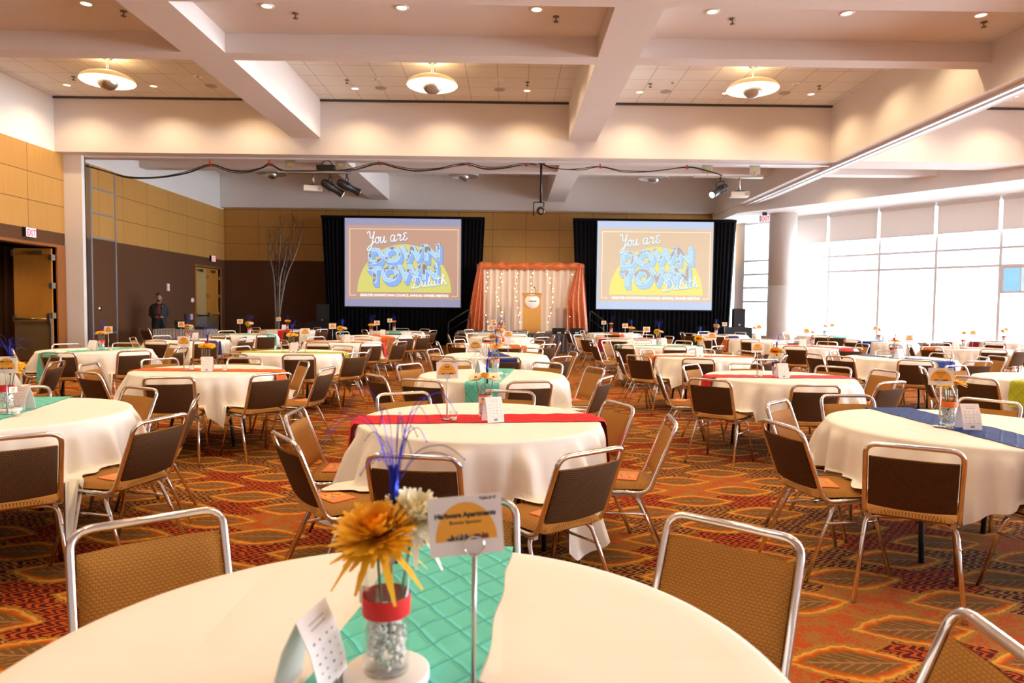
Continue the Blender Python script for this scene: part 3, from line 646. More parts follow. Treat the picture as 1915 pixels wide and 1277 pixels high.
downlight(9.7, 20.9, 5.75, 'lit recessed downlight near the slanted bulkhead by the column', True, lamp_data('lamp', 60))
for i, (px, py) in enumerate(((9.9, 23.1), (12.0, 20.3))):
    downlight(px, py, 4.92, 'unlit recessed downlight in the window soffit, %s from the column' % ORD[i], False, None, 'window soffit downlights')
# ------------------------------------------------------------------ stage end: drapes, screens, stage, backdrop
def pleat(x0, x1, z0, z1, y, amp=0.05, wl=0.16, inset0=0.0, inset1=0.0, nz=5, per=8, flare=0.0, seed=0):
    """pleated hanging cloth between x0..x1; the lower edge is drawn in by inset0 / inset1"""
    rnd = random.Random(seed); n = max(8, int((x1-x0)/wl*per)); P = []
    ph = [rnd.uniform(0, 6.28) for _ in range(3)]
    for i in range(nz):
        t = i/(nz-1); row = []; a = x0+inset0*t; c = x1-inset1*t
        for j in range(n+1):
            s = j/n; x = a+(c-a)*s; w = (x0+(x1-x0)*s)
            row.append((x+0.015*math.sin(9*w+ph[0]), y+amp*(0.75+0.25*t)*math.sin(2*PI*w/wl+1.2*math.sin(1.7*w+ph[1]))+0.02*math.sin(2.1*w+ph[2]), z1+(z0-z1)*t))
        P.append(row)
    return MB().grid(P)
def skew_text(body, size, off, cx, cz, y, sx=1.0, skew=0.0, shx=0.0):
    v, f = text_geo(body, size, off)
    return [(cx+p[0]*sx+shx*p[1], y, cz+p[1]+skew*p[0]*sx) for p in v], f
def ribbon(pts, w, y, cx, cz, k):
    """a brush stroke with flat face toward the room"""
    pts = catmull([(p[0], 0, p[1]) for p in pts], 7); vs = []; fs = []
    for i, p in enumerate(pts):
        a = pts[max(0, i-1)]; c = pts[min(len(pts)-1, i+1)]; t = (c-a).normalized(); n = Vector((-t.z, 0, t.x))
        vs += [p+n*w/2, p-n*w/2]
    for i in range(len(pts)-1): fs.append((2*i, 2*i+1, 2*i+3, 2*i+2))
    return [(cx+v[0]*k, y, cz+v[2]*k) for v in vs], fs
YOU = [[(0.0, 0.86), (0.06, 1.0), (0.16, 0.98), (0.2, 0.8), (0.2, 0.6), (0.3, 0.5), (0.45, 0.7), (0.52, 1.0), (0.42, 0.4), (0.26, -0.25), (0.1, -0.42), (0.0, -0.3), (0.15, -0.1), (0.42, 0.12), (0.62, 0.3)],
       [(0.78, 0.56), (0.66, 0.5), (0.6, 0.3), (0.68, 0.1), (0.82, 0.14), (0.88, 0.36), (0.78, 0.56), (0.92, 0.5), (1.0, 0.52)],
       [(1.02, 0.58), (0.98, 0.25), (1.06, 0.1), (1.2, 0.24), (1.28, 0.58), (1.25, 0.24), (1.32, 0.1), (1.46, 0.24)],
       [(2.02, 0.58), (1.88, 0.62), (1.76, 0.42), (1.78, 0.2), (1.9, 0.14), (2.02, 0.34), (2.08, 0.6), (2.04, 0.26), (2.12, 0.14), (2.26, 0.32)],
       [(2.28, 0.5), (2.34, 0.68), (2.42, 0.56), (2.52, 0.6), (2.46, 0.3), (2.52, 0.16), (2.66, 0.3)],
       [(2.98, 0.66), (2.86, 0.74), (2.74, 0.64), (2.84, 0.48), (2.72, 0.34), (2.78, 0.18), (2.92, 0.2), (3.06, 0.36)]]
DUL = [[(0.32, 0.92), (0.22, 0.5), (0.1, 0.04), (-0.08, 0.02), (0.0, 0.14), (0.3, 0.02), (0.62, 0.14), (0.78, 0.5), (0.66, 0.88), (0.36, 1.0), (0.06, 0.86), (0.02, 0.68), (0.14, 0.62)],
       [(0.92, 0.52), (0.86, 0.22), (0.94, 0.08), (1.1, 0.24), (1.18, 0.54), (1.13, 0.2), (1.22, 0.08), (1.36, 0.26)],
       [(1.36, 0.26), (1.56, 0.7), (1.56, 0.98), (1.46, 0.8), (1.42, 0.3), (1.5, 0.1), (1.64, 0.26)],
       [(1.72, 0.54), (1.68, 0.22), (1.76, 0.1), (1.92, 0.26), (2.0, 0.56), (1.95, 0.22), (2.04, 0.1), (2.18, 0.3)],
       [(2.36, 0.98), (2.26, 0.4), (2.3, 0.14), (2.44, 0.26)], [(2.12, 0.68), (2.54, 0.78)],
       [(2.52, 0.24), (2.76, 0.8), (2.78, 1.04), (2.68, 0.9), (2.58, 0.16), (2.7, 0.46), (2.84, 0.56), (2.86, 0.26), (2.94, 0.14), (3.08, 0.34)]]
def photo_mat(nm, sky, land):
    b = NB(nm); x, y, z, p = b.obj(); n = b.noise(p, 3.2, 4.0); n2 = b.noise(p, 9.0, 2.0)
    f = b.ma('GREATER_THAN', b.ma('ADD', n, b.ma('MULTIPLY', b.ma('SUBTRACT', n2, 0.5), 0.5)), 0.56)
    c = b.mix(f, sky, b.mix(n2, land, tuple(v*1.7 for v in land)))
    return b.fin(b.mix(0.8, c, (0, 0, 0)), 0.8, 0, 0.1, c, EM)
def screen_set(x0, label_s, label_d, pal, seed):
    x1 = x0+4.40; z0, z1 = 1.47, 4.80; Y = 26.05
    d = thing('screen_drapes', label_d, 'drapes', (0, 0, 0), 0, 'black screen drapes')
    pleat(x0-0.92, x0+0.03, 0.02, 4.88, Y+0.10, 0.04, 0.15, 0.25, 0.0, seed=seed).obj('side_drape', MT['black_velvet'], d)
    pleat(x1-0.03, x1+0.89, 0.02, 4.88, Y+0.10, 0.04, 0.15, 0.0, 0.20, seed=seed+1).obj('side_drape', MT['black_velvet'], d)
    pleat(x0, x1, 0.02, z0-0.0, Y+0.08, 0.04, 0.17, seed=seed+2).obj('bottom_skirt', MT['black_velvet'], d)
    MB().box(x0-0.92, x1+0.89, Y+0.03, Y+0.2, 4.80, 4.90).obj('top_valance', MT['black_velvet'], d)
    s = thing('projection_screen', label_s, 'projection screen', (0, 0, 0), 0, 'projection screens')
    f = MB(); f.box(x0-0.04, x1+0.04, Y, Y+0.04, z0-0.04, z1+0.02); f.obj('frame', MT['blackmetal'], s)
    E = {k: emis('screen_%s_%d' % (k, seed), c) for k, c in pal.items() if k not in ('sky', 'land')}
    MB().box(x0, x1, Y-0.012, Y, z0, z1).obj('screen_surface', E['white'], s)
    px0, px1, pz0, pz1 = x0+0.08, x1-0.02, z0+0.29, z1-0.27
    MB().box(px0, px1, Y-0.016, Y-0.012, pz0, pz1).obj('projected_picture', E['bg'], s)
    g = MB(); y = Y-0.019; t = 0.022; bx0, bx1, bz0, bz1 = px0+0.10, px1-0.08, pz0+0.12, pz1-0.12
    for a in ((bx0, bx0+t, bz0, bz1), (bx1-t, bx1, bz0, bz1), (bx0, bx1, bz1-t, bz1), (bx0, bx0+0.25, bz0, bz0+t), (bx1-0.25, bx1, bz0, bz0+t)): g.box(a[0], a[1], y, Y-0.016, a[2], a[3])
    g.obj('border', E['line'], s)
    cx = (px0+px1)/2+0.03; r = 1.78; zb = pz0+0.26
    a = [(cx+r*math.cos(PI*i/48), zb+1.02*r*math.sin(PI*i/48)) for i in range(49)]
    MB().add([(q[0], Y-0.0175, q[1]) for q in a], [tuple(range(49))]).obj('half_sun', E['sun'], s)
    v, ff = skew_text('GREATER DOWNTOWN COUNCIL ANNUAL DINNER MEETING', 0.125, 0.007, cx, pz0+0.10, Y-0.019, 0.94)
    MB().add(v, ff).obj('caption', E['text'], s)
    # DOWN / TOWN: block letters with a thick blue side
    for word, zc, cxw in (('DOWN', pz0+1.44, cx-0.02), ('TOWN', pz0+0.72, cx-0.05)):
        sz, sk, sxx = 0.80, 0.075, 1.02
        m = MB()
        for i in range(9):
            v, ff = skew_text(word, sz, 0.044, cxw+0.014*i, zc-0.022*i, Y-0.0205-0.0001*(9-i), sxx, sk); m.add(v, ff)
        m.obj('letter_outline', E['dark'], s)
        m = MB()
        for i in range(10):
            v, ff = skew_text(word, sz, 0.034, cxw+0.012*i, zc-0.019*i, Y-0.0222-0.0001*(10-i), sxx, sk); m.add(v, ff)
        m.obj('letter_sides', E['side'], s)
        v, ff = skew_text(word, sz, 0.032, cxw, zc, Y-0.0245, sxx, sk); MB().add(v, ff).obj('letter_rim', E['text'], s)
        v, ff = skew_text(word, sz, 0.020, cxw, zc, Y-0.0255, sxx, sk); MB().add(v, ff).obj('letter_face', photo_mat('photo_fill_%s_%d' % (word, seed), pal['sky'], pal['land']), s)
    for nm, strokes, ox, oz, k in (('script_you_are', YOU, cx-1.40, pz0+2.02, 0.50), ('script_town_name', DUL, cx+0.30, pz0+0.40, 0.43)):
        for dz, e, yy, wd in ((-0.018, 'dark', Y-0.0262, 0.10), (0.0, 'text', Y-0.0268, 0.075)):
            m = MB()
            for q in strokes:
                v, ff = ribbon([(p[0], p[1]+0.085*p[0]) for p in q], wd, yy, ox, oz+dz, k); m.add(v, ff)
            m.obj(nm if e == 'text' else nm + '_outline', E[e], s)
PAL1 = dict(white=srgb(150, 150, 178), bg=srgb(192, 152, 132), line=srgb(232, 220, 196), sun=srgb(212, 208, 118), text=srgb(240, 246, 240), dark=srgb(96, 118, 168), side=srgb(140, 176, 238), sky=srgb(175, 212, 235), land=srgb(128, 118, 108))
PAL2 = dict(white=srgb(186, 200, 226), bg=srgb(218, 192, 162), line=srgb(240, 240, 226), sun=srgb(232, 222, 126), text=srgb(228, 244, 246), dark=srgb(140, 158, 178), side=srgb(172, 205, 228), sky=srgb(190, 220, 232), land=srgb(160, 150, 150))
screen_set(-6.27, 'projection screen showing dinner meeting slide, between door and orange stage backdrop', 'black velvet drapes around the darker projection screen on the door side', PAL1, 11)
screen_set(3.30, 'paler projection screen showing the same slide, beside the windows', 'black velvet drapes around the paler projection screen beside the windows', PAL2, 21)
st = thing('stage', 'low stage platform with dark pleated grey skirt in front of orange backdrop', 'stage')
MB().box(-1.8, 2.85, 22.62, 25.7, 0.56, 0.62).obj('deck', plain('stage_carpet', (0.16, 0.12, 0.10), 0.9), st)
pleat(-1.8, 2.85, 0.01, 0.585, 22.58, 0.025, 0.14, seed=5).obj('skirt', MT['skirt'], st)
for x in (-1.82, 2.84): MB().box(x, x+0.03, 22.62, 25.7, 0.01, 0.56).obj('side_skirt', MT['skirt'], st)
bd = thing('stage_backdrop', 'ivory curtain backdrop framed by orange taffeta swags on the stage', 'backdrop')
fr = MB(); fr.tube([(-1.2, 25.28, 0.62), (-1.2, 25.28, 3.08)], 0.025, 8); fr.tube([(2.72, 25.28, 0.62), (2.72, 25.28, 3.08)], 0.025, 8); fr.tube([(-1.2, 25.28, 3.05), (2.72, 25.28, 3.05)], 0.02, 8); fr.obj('pipe_frame', MT['steel'], bd)
pleat(-1.15, 2.68, 0.63, 3.03, 25.2, 0.055, 0.24, nz=6, per=10, seed=8).obj('ivory_curtain', MT['ivory_drape'], bd)
P = []
for i in range(9):
    t = i/8; P.append([(-1.12+3.82*s/60-0.0, 25.06-0.07*math.sin(PI*t)+0.02*math.sin(s*0.9+t*5), 3.13-0.25*t+0.02*math.sin(s*0.6+3*t)) for s in range(61)])
MB().grid(P).obj('header_swag', MT['orange_drape'], bd)
def swag(sgn, xt, xb0, xb1):
    P = []
    for i in range(14):
        t = i/13; e = t**0.8; row = []
        a = xt+(xb0-xt)*e; c = xt+sgn*(-0.16)+(xb1-xt+sgn*0.16)*min(1, e*1.6)
        for j in range(29):
            s = j/28; row.append((a+(c-a)*s, 25.0+0.05*(0.3+t)*math.sin(s*22+2.0*t)+0.02*math.sin(s*9), 3.1-2.46*t))
        P.append(row)
    MB().grid(P).obj('side_swag', MT['orange_drape'], bd)
swag(-1, -1.13, -1.58, -0.95); swag(1, 2.66, 2.88, 2.10)
for i, x in enumerate((-0.90, -0.35, 0.28, 0.86, 1.52, 2.30)):
    s = thing('string_light', 'string of warm fairy lights on ivory backdrop, %s strand from the doors' % ORD[i], 'fairy lights', (x, 25.1, 0), 0, 'fairy light strands')
    rnd = random.Random(i+3); pt = [(0.10*math.sin(k*0.9+i)+0.03*rnd.uniform(-1, 1), 0.0, 3.0-k*0.27) for k in range(9)]
    cp = catmull(pt, 4); MB().tube(cp, 0.005, 4).obj('wire', MT['wire'], s)
    bl = MB().ball((0, 0, 0), 0.019, 8, 6).mesh('bulb', MT['bulb'])
    for k in range(12):
        q = cp[int((k+0.6)*len(cp)/12.6)]; link('bulb', bl, s, (q.x+rnd.uniform(-0.05, 0.05), -0.02, q.z+rnd.uniform(-0.03, 0.03)))
le = thing('lectern', 'blond wood lectern with round white sign standing on the stage', 'lectern', (0.77, 23.7, 0.62))
MB().prism([(-0.31, -0.2), (0.31, -0.2), (0.27, 0.2), (-0.27, 0.2)], 0.0, 1.26).obj('body', MT['lectern_wood'], le)
m = MB(); m.add([(-0.33, -0.24, 1.26), (0.33, -0.24, 1.26), (0.33, 0.24, 1.34), (-0.33, 0.24, 1.34), (-0.33, -0.24, 1.30), (0.33, -0.24, 1.30), (0.33, 0.24, 1.38), (-0.33, 0.24, 1.38)], [(0, 3, 2, 1), (4, 5, 6, 7), (0, 1, 5, 4), (1, 2, 6, 5), (2, 3, 7, 6), (3, 0, 4, 7)]); m.obj('reading_top', MT['lectern_wood'], le)
MB().tube(catmull([(0.12, 0.0, 1.32), (0.13, -0.02, 1.48), (0.08, -0.12, 1.56)], 6), 0.008, 6).obj('microphone_stem', MT['black'], le); MB().ball((0.07, -0.13, 1.57), 0.022).obj('microphone', MT['black'], le)
sg = tag(MB().lathe([(0.0, 0.015), (0.24, 0.015), (0.25, 0.0)], 36, M=Matrix.Translation((0.77, 23.49, 1.70)) @ Matrix.Rotation(PI/2, 4, 'X')).obj('lectern_sign', MT['paper']), 'round white sign with small dark skyline on the lectern front', 'sign')
m = MB(); rr = random.Random(2)
for i in range(18): x = 0.66+i*0.0145; m.box(x, x+0.012, 23.468, 23.474, 1.695, 1.71+rr.uniform(0.0, 0.025))
m.obj('skyline', MT['ink'], sg)
for i, x in enumerate((1.66, 2.25)):
    t = thing('floor_monitor', 'low black stage monitor on the stage edge, %s one from the lectern' % ORD[i], 'floor monitor', (x, 22.95, 0.62), 0, 'stage monitors')
    MB().prism([(-0.2, 0), (0.2, 0), (0.2, 0.12), (-0.2, 0.2)], -0.22, 0.22, M=Matrix.Rotation(PI/2, 4, 'Y') @ Matrix.Rotation(PI/2, 4, 'Z')).obj('cabinet', MT['black'], t)
    MB().box(-0.06, 0.06, -0.225, -0.215, 0.02, 0.07).obj('label_plate', MT['paper'], t)
def rail(pts, label):
    t = thing('handrail', label, 'handrail', (0, 0, 0), 0, 'stage stair handrails'); a, c = pts
    o = [Vector((c[0]-a[0], 0, 0)).normalized()*0]
    MB().tube(fillet([(a[0], 23.4, 0.62), (a[0], 23.4, a[1]), (c[0], 23.4, c[1]), (c[0], 23.4, 0.0)], 0.1), 0.022, 8).obj('rail', MT['blackmetal'], t)
    MB().tube([(a[0], 23.4, a[1]-0.3), (c[0], 23.4, c[1]-0.3)], 0.016, 6).obj('lower_rail', MT['blackmetal'], t)
rail(((-1.35, 1.42), (-2.1, 0.95)), 'black stair handrail beside the stage on the door side')
rail(((2.75, 1.42), (3.35, 0.98)), 'black stair handrail beside the stage on the window side')
for (x, l, l2) in ((-6.9, 'black loudspeaker on a subwoofer beside the bare birch branches', 'black subwoofer under the loudspeaker near the bare birch branches'), (8.36, 'black loudspeaker on a black box beside the round column', 'black draped box under the loudspeaker beside the round column')):
    y = 25.0 if x > 0 else 25.4
    b = MB(); b.box(x-0.58, x+0.42, y-0.35, y+0.4, 0.0, 0.86); sb = tag(b.obj('subwoofer', MT['black']), l2, 'subwoofer', 'subwoofers')
    t = thing('loudspeaker', l, 'loudspeaker', (x, y, 0.86), 0, 'loudspeakers')
    MB().prism([(-0.21, -0.2), (0.21, -0.2), (0.15, 0.22), (-0.15, 0.22)], 0, 0.68).obj('cabinet', MT['black'], t)
    MB().box(-0.19, 0.19, -0.212, -0.2, 0.03, 0.65).obj('grille', plain('dark_grille', (0.02, 0.02, 0.024), 0.6), t)
    MB().box(-0.025, 0.025, -0.22, -0.212, 0.06, 0.12).obj('badge', MT['steel'], t)
# bare birch branches in a bundle
bt = thing('birch_branches', 'tall bundle of bare white birch branches against the brown back wall', 'branches', (-9.0, 26.5, 0))
rnd = random.Random(31)
MB().lathe([(0.0, 0), (0.16, 0), (0.19, 0.35), (0.17, 0.35), (0.15, 0.05)], 16).obj('pot', MT['black'], bt)
tw = MB(); trunk = MB()
for i, (dx, dy, top) in enumerate(((-0.32, 0.0, 4.1), (0.12, 0.1, 4.6), (0.7, 0.05, 4.65), (1.05, -0.1, 4.4), (0.45, -0.15, 3.9), (-0.1, 0.15, 4.3))):
    pts = [(0.02*i-0.05, 0, 0.2), (0.02*i-0.03+dx*0.08, dy*0.2, 1.2), (dx*0.35, dy*0.6, 2.5), (dx*0.75, dy, top*0.80), (dx, dy*1.2, top)]
    cp = catmull(pts, 6); n = len(cp); trunk.tube(cp, [0.034*(1-k/n)**0.8+0.004 for k in range(n)], 6)
    for k in range(n//3, n-1):
        for q in range(2):
            p = cp[k]; a = rnd.uniform(-1, 1); L = rnd.uniform(0.35, 0.9)*(1-0.35*k/n)
            e = p+Vector((a*0.45*L, rnd.uniform(-0.12, 0.12)*L, L*rnd.uniform(0.7, 1.0))); e.y = min(e.y, 0.5)
            mid = (p+e)/2+Vector((rnd.uniform(-0.05, 0.05), 0, 0.03)); tw.tube([p, mid, e], [0.007, 0.005, 0.002], 4, cap=False)
            for _ in range(2):
                e2 = mid+Vector((rnd.uniform(-0.2, 0.2), rnd.uniform(-0.05, 0.05), rnd.uniform(0.15, 0.4))); e2.y = min(e2.y, 0.5); tw.tube([mid, e2], [0.004, 0.0015], 3, cap=False)
trunk.obj('trunk', MT['birch'], bt); tw.obj('twigs', plain('dark_twig', (0.10, 0.05, 0.03), 0.8), bt)
# skirted service table and its clutter
t = thing('service_table', 'skirted service table with pleated grey cloth near the far doors', 'table', (-9.34, 19.75, 0))
MB().box(-0.77, 0.77, -0.36, 0.36, 0.72, 0.755).obj('tabletop', plain('grey_cloth', (0.34, 0.31, 0.32), 0.8), t)
pleat(-0.77, 0.77, 0.01, 0.755, -0.37, 0.02, 0.085, seed=3).obj('skirt', plain('grey_cloth_skirt', (0.36, 0.33, 0.34), 0.8), t)
MB().box(0.74, 0.77, -0.36, 0.36, 0.02, 0.72).obj('side_skirt', plain('grey_cloth_side', (0.36, 0.33, 0.34), 0.8), t); MB().box(-0.77, -0.74, -0.36, 0.36, 0.02, 0.72).obj('side_skirt', plain('grey_cloth_side2', (0.36, 0.33, 0.34), 0.8), t)
t = thing('laptop', 'open black laptop seen from behind on the skirted service table', 'laptop', (-9.4, 19.6, 0.755))
MB().box(-0.17, 0.17, 0.0, 0.24, 0, 0.02).obj('keyboard_base', MT['black'], t)
m = MB(); m.add([(-0.17, 0.0, 0.02), (0.17, 0.0, 0.02), (0.17, -0.07, 0.25), (-0.17, -0.07, 0.25), (-0.17, 0.012, 0.02), (0.17, 0.012, 0.02), (0.17, -0.058, 0.25), (-0.17, -0.058, 0.25)], [(0, 1, 2, 3), (7, 6, 5, 4), (0, 4, 5, 1), (3, 2, 6, 7), (1, 5, 6, 2), (0, 3, 7, 4)]); m.obj('lid', MT['black'], t)
m = MB(); m.box(-8.98, -8.72, 19.52, 19.74, 0.755, 0.84); eb = tag(m.obj('equipment_case', MT['black']), 'small black equipment case on the skirted service table', 'case')
MB().tube(fillet([(-8.93, 19.63, 0.84), (-8.92, 19.63, 0.90), (-8.78, 19.63, 0.90), (-8.77, 19.63, 0.84)], 0.02), 0.008, 6).obj('handle', MT['black'], eb)

# ------------------------------------------------------------------ rigging under the deep cross beam
def cable(name, pts, label, n=3, seed=1):
    t = thing(name, label, 'cable'); rnd = random.Random(seed)
    for k in range(n):
        q = [(p[0], p[1]+0.015*k, min(5.215, p[2]-0.016*k+rnd.uniform(-0.02, 0.012))) for p in pts]
        MB().tube(catmull(q, 4), 0.011, 5).obj('cable_strand', MT['black'], t)
C1 = [(-11.2, 5.07), (-10.94, 5.03), (-10.46, 4.89), (-9.88, 4.76), (-9.08, 4.77), (-8.38, 4.9), (-7.77, 5.08), (-7.28, 4.95), (-6.86, 4.93), (-6.45, 5.03), (-6.24, 5.13), (-5.9, 4.97), (-5.48, 4.96), (-4.93, 4.97), (-4.37, 4.99), (-3.96, 5.05), (-3.42, 5.18), (-2.99, 5.09), (-2.49, 5.02), (-1.88, 5.07), (-1.47, 5.16), (-1.09, 5.19), (-0.7, 5.1), (-0.22, 5.1), (0.33, 5.2), (0.68, 5.2)]
C2 = [(0.82, 5.2), (1.03, 5.12), (1.44, 5.08), (1.86, 5.09), (2.3, 5.17), (2.83, 5.06), (3.25, 5.03), (3.8, 5.07), (4.54, 5.17), (4.91, 5.12), (5.31, 5.03), (5.47, 4.96)]
cable('cable_bundle', [(x, 17.86, z) for x, z in C1], 'black cables swagged under the cross beam from pilaster to centre pole', 3, 4)
cable('cable_bundle', [(x, 17.86, z) for x, z in C2], 'black cable swagged under the cross beam from centre pole to window-side rig', 2, 9)
for i, (x, z) in enumerate(((-7.77, 5.1), (-6.24, 5.14), (-3.42, 5.18), (-1.09, 5.18), (0.37, 5.2), (2.3, 5.17), (4.54, 5.17))):
    m = MB(); m.box(x-0.015, x+0.015, 17.82, 17.85, z-0.05, 5.24); m.box(x-0.015, x+0.05, 17.82, 17.92, z-0.06, z-0.04)
    tag(m.obj('cable_hook', MT['redclip']), 'small red cable hook under the cross beam, %s from the doors' % ORD[i], 'hook', 'red cable hooks')
def rig(x0, x1, xa, xb, zc, label):
    t = thing('lighting_rig', label, 'lighting rig', (0, 0, 0), 0, 'steel rigging bars')
    m = MB(); m.box(x0, x1, 17.88, 17.92, zc-0.03, zc+0.01); m.box(x0, x1, 17.96, 18.0, zc-0.03, zc+0.01); m.obj('crossbar', MT['steel'], t)
    for x in (xa, xb):
        p = MB(); p.box(x-0.14, x+0.14, 17.955, 17.965, 5.03, 5.24); p.obj('mounting_plate', MT['steel'], t)
        MB().box(x-0.055, x+0.055, 17.948, 17.955, 5.10, 5.16).obj('sticker', MT['yellowlabel'], t)
        MB().tube([(x, 17.94, 5.06), (x, 17.94, zc)], 0.014, 6).obj('hanger', MT['steel'], t)
rig(-6.03, -4.18, -5.74, -4.43, 4.93, 'steel rigging bar with two plates under cross beam, door side')
rig(4.74, 6.55, 5.11, 6.35, 4.94, 'steel rigging bar with two plates under cross beam, window side')
def projector(x, z0, z1, ztop, label, dy=0.0):
    t = thing('projector', label, 'projector', (x, 17.94, 0), 0.25 if x < 0 else -0.12, 'ceiling projectors')
    MB().box(-0.23, 0.23, -0.15, 0.17, z0, z1).obj('body', MT['projector'], t)
    MB().box(0.12, 0.225, -0.156, -0.15, z0+0.02, z1-0.02).obj('vent', MT['inkg'], t)
    MB().lathe([(0.05, 0.0), (0.05, 0.03), (0.0, 0.03)], 14, M=Matrix.Translation((-0.08, 0.17, (z0+z1)/2)) @ Matrix.Rotation(-PI/2, 4, 'X')).obj('lens', MT['black'], t)
    MB().box(-0.12, 0.12, -0.1, 0.1, z1, z1+0.03).obj('bracket', MT['black'], t)
    MB().tube([(0.0, 0, z1+0.02), (0.0, 0, ztop)], 0.03, 8).obj('pole', MT['steel'], t)
projector(-5.14, 4.43, 4.57, 4.9, 'beige projector hanging under the door-side rigging bar')
projector(5.95, 4.42, 4.54, 4.91, 'white projector hanging under the window-side rigging bar')
def aim(o, tgt):
    o.rotation_euler = (Vector(tgt)-Vector(o.location)).to_track_quat('-Z', 'Y').to_euler()
def stage_lamp(a, b, ztop, label, lens_glow=False, tgt=None):
    a, b = Vector(a), Vector(b); t = thing('stage_spotlight', label, 'spotlight', (0, 0, 0), 0, 'black ellipsoidal spotlights'); d = (b-a).normalized()
    MB().tube([a, a+d*0.04, a+d*0.10, a+(b-a)*0.5, a+(b-a)*0.55, a+(b-a)*0.8, b-d*0.02, b], [0.06, 0.095, 0.11, 0.11, 0.085, 0.085, 0.10, 0.105], 14).obj('barrel', MT['black'], t)
    MB().tube([b, b+d*0.012], [0.08, 0.08], 14).obj('lens', MT['lens_on'] if lens_glow else MT['steel'], t)
    if tgt: l = link('lamp', lamp_data('lamp', 1000, size=0.62, blend=0.9, rad=0.06, col=(1.0, 0.80, 0.55)), t, b+d*0.03); aim(l, tgt)
    c = a+(b-a)*0.42; side = d.cross(Vector((0, 0, 1))).normalized()*0.13
    MB().tube(fillet([c+side, Vector((c.x, c.y, ztop))+side, Vector((c.x, c.y, ztop))-side, c-side], 0.05), 0.012, 6).obj('yoke', MT['blackmetal'], t)
    MB().tube([(c.x, c.y, ztop), (c.x, c.y, ztop+0.12)], 0.02, 6).obj('clamp', MT['blackmetal'], t)
stage_lamp((-4.88, 17.80, 4.68), (-4.42, 18.10, 4.40), 4.80, 'black stage spotlight next to the beige projector', True, (0.6, 25.2, 2.0))
stage_lamp((-4.48, 17.84, 4.68), (-3.98, 18.12, 4.45), 4.80, 'black stage spotlight at the window-ward end of the door-side rig')
stage_lamp((5.62, 17.98, 4.70), (5.18, 17.72, 4.43), 4.80, 'black stage spotlight next to the white projector', True, (0.6, 25.2, 2.0))
m = MB(); m.box(-5.02, -4.56, 17.80, 18.0, 4.98, 5.10); db = tag(m.obj('dimmer_pack', MT['black']), 'black dimmer box lying on the door-side rigging bar', 'dimmer box')
MB().tube(catmull([(-4.9, 17.85, 5.1), (-4.85, 17.85, 5.19), (-4.7, 17.85, 5.2), (-4.62, 17.85, 5.1)], 5), 0.012, 5).obj('cable_loop', MT['black'], db)
t = thing('pole_light', 'black stage light on a long drop pole at the middle of the cross beam', 'spotlight')
MB().tube([(0.78, 17.9, 5.24), (0.78, 17.9, 4.2)], 0.03, 8).obj('drop_pole', MT['blackmetal'], t)
MB().box(0.7, 0.88, 17.82, 17.98, 5.2, 5.24).obj('flange', MT['blackmetal'], t)
MB().tube(fillet([(0.6, 17.9, 3.86), (0.6, 17.9, 4.22), (0.86, 17.9, 4.22), (0.86, 17.9, 4.1)], 0.03), 0.016, 6).obj('yoke', MT['blackmetal'], t)
MB().tube([(0.78, 17.66, 3.96), (0.78, 17.8, 3.98), (0.78, 18.0, 4.02), (0.78, 18.15, 4.05)], [0.08, 0.11, 0.11, 0.09], 12).obj('barrel', MT['black'], t)
MB().tube([(0.78, 17.655, 3.96), (0.78, 17.645, 3.958)], 0.05, 10).obj('rear_cap', MT['steel'], t)
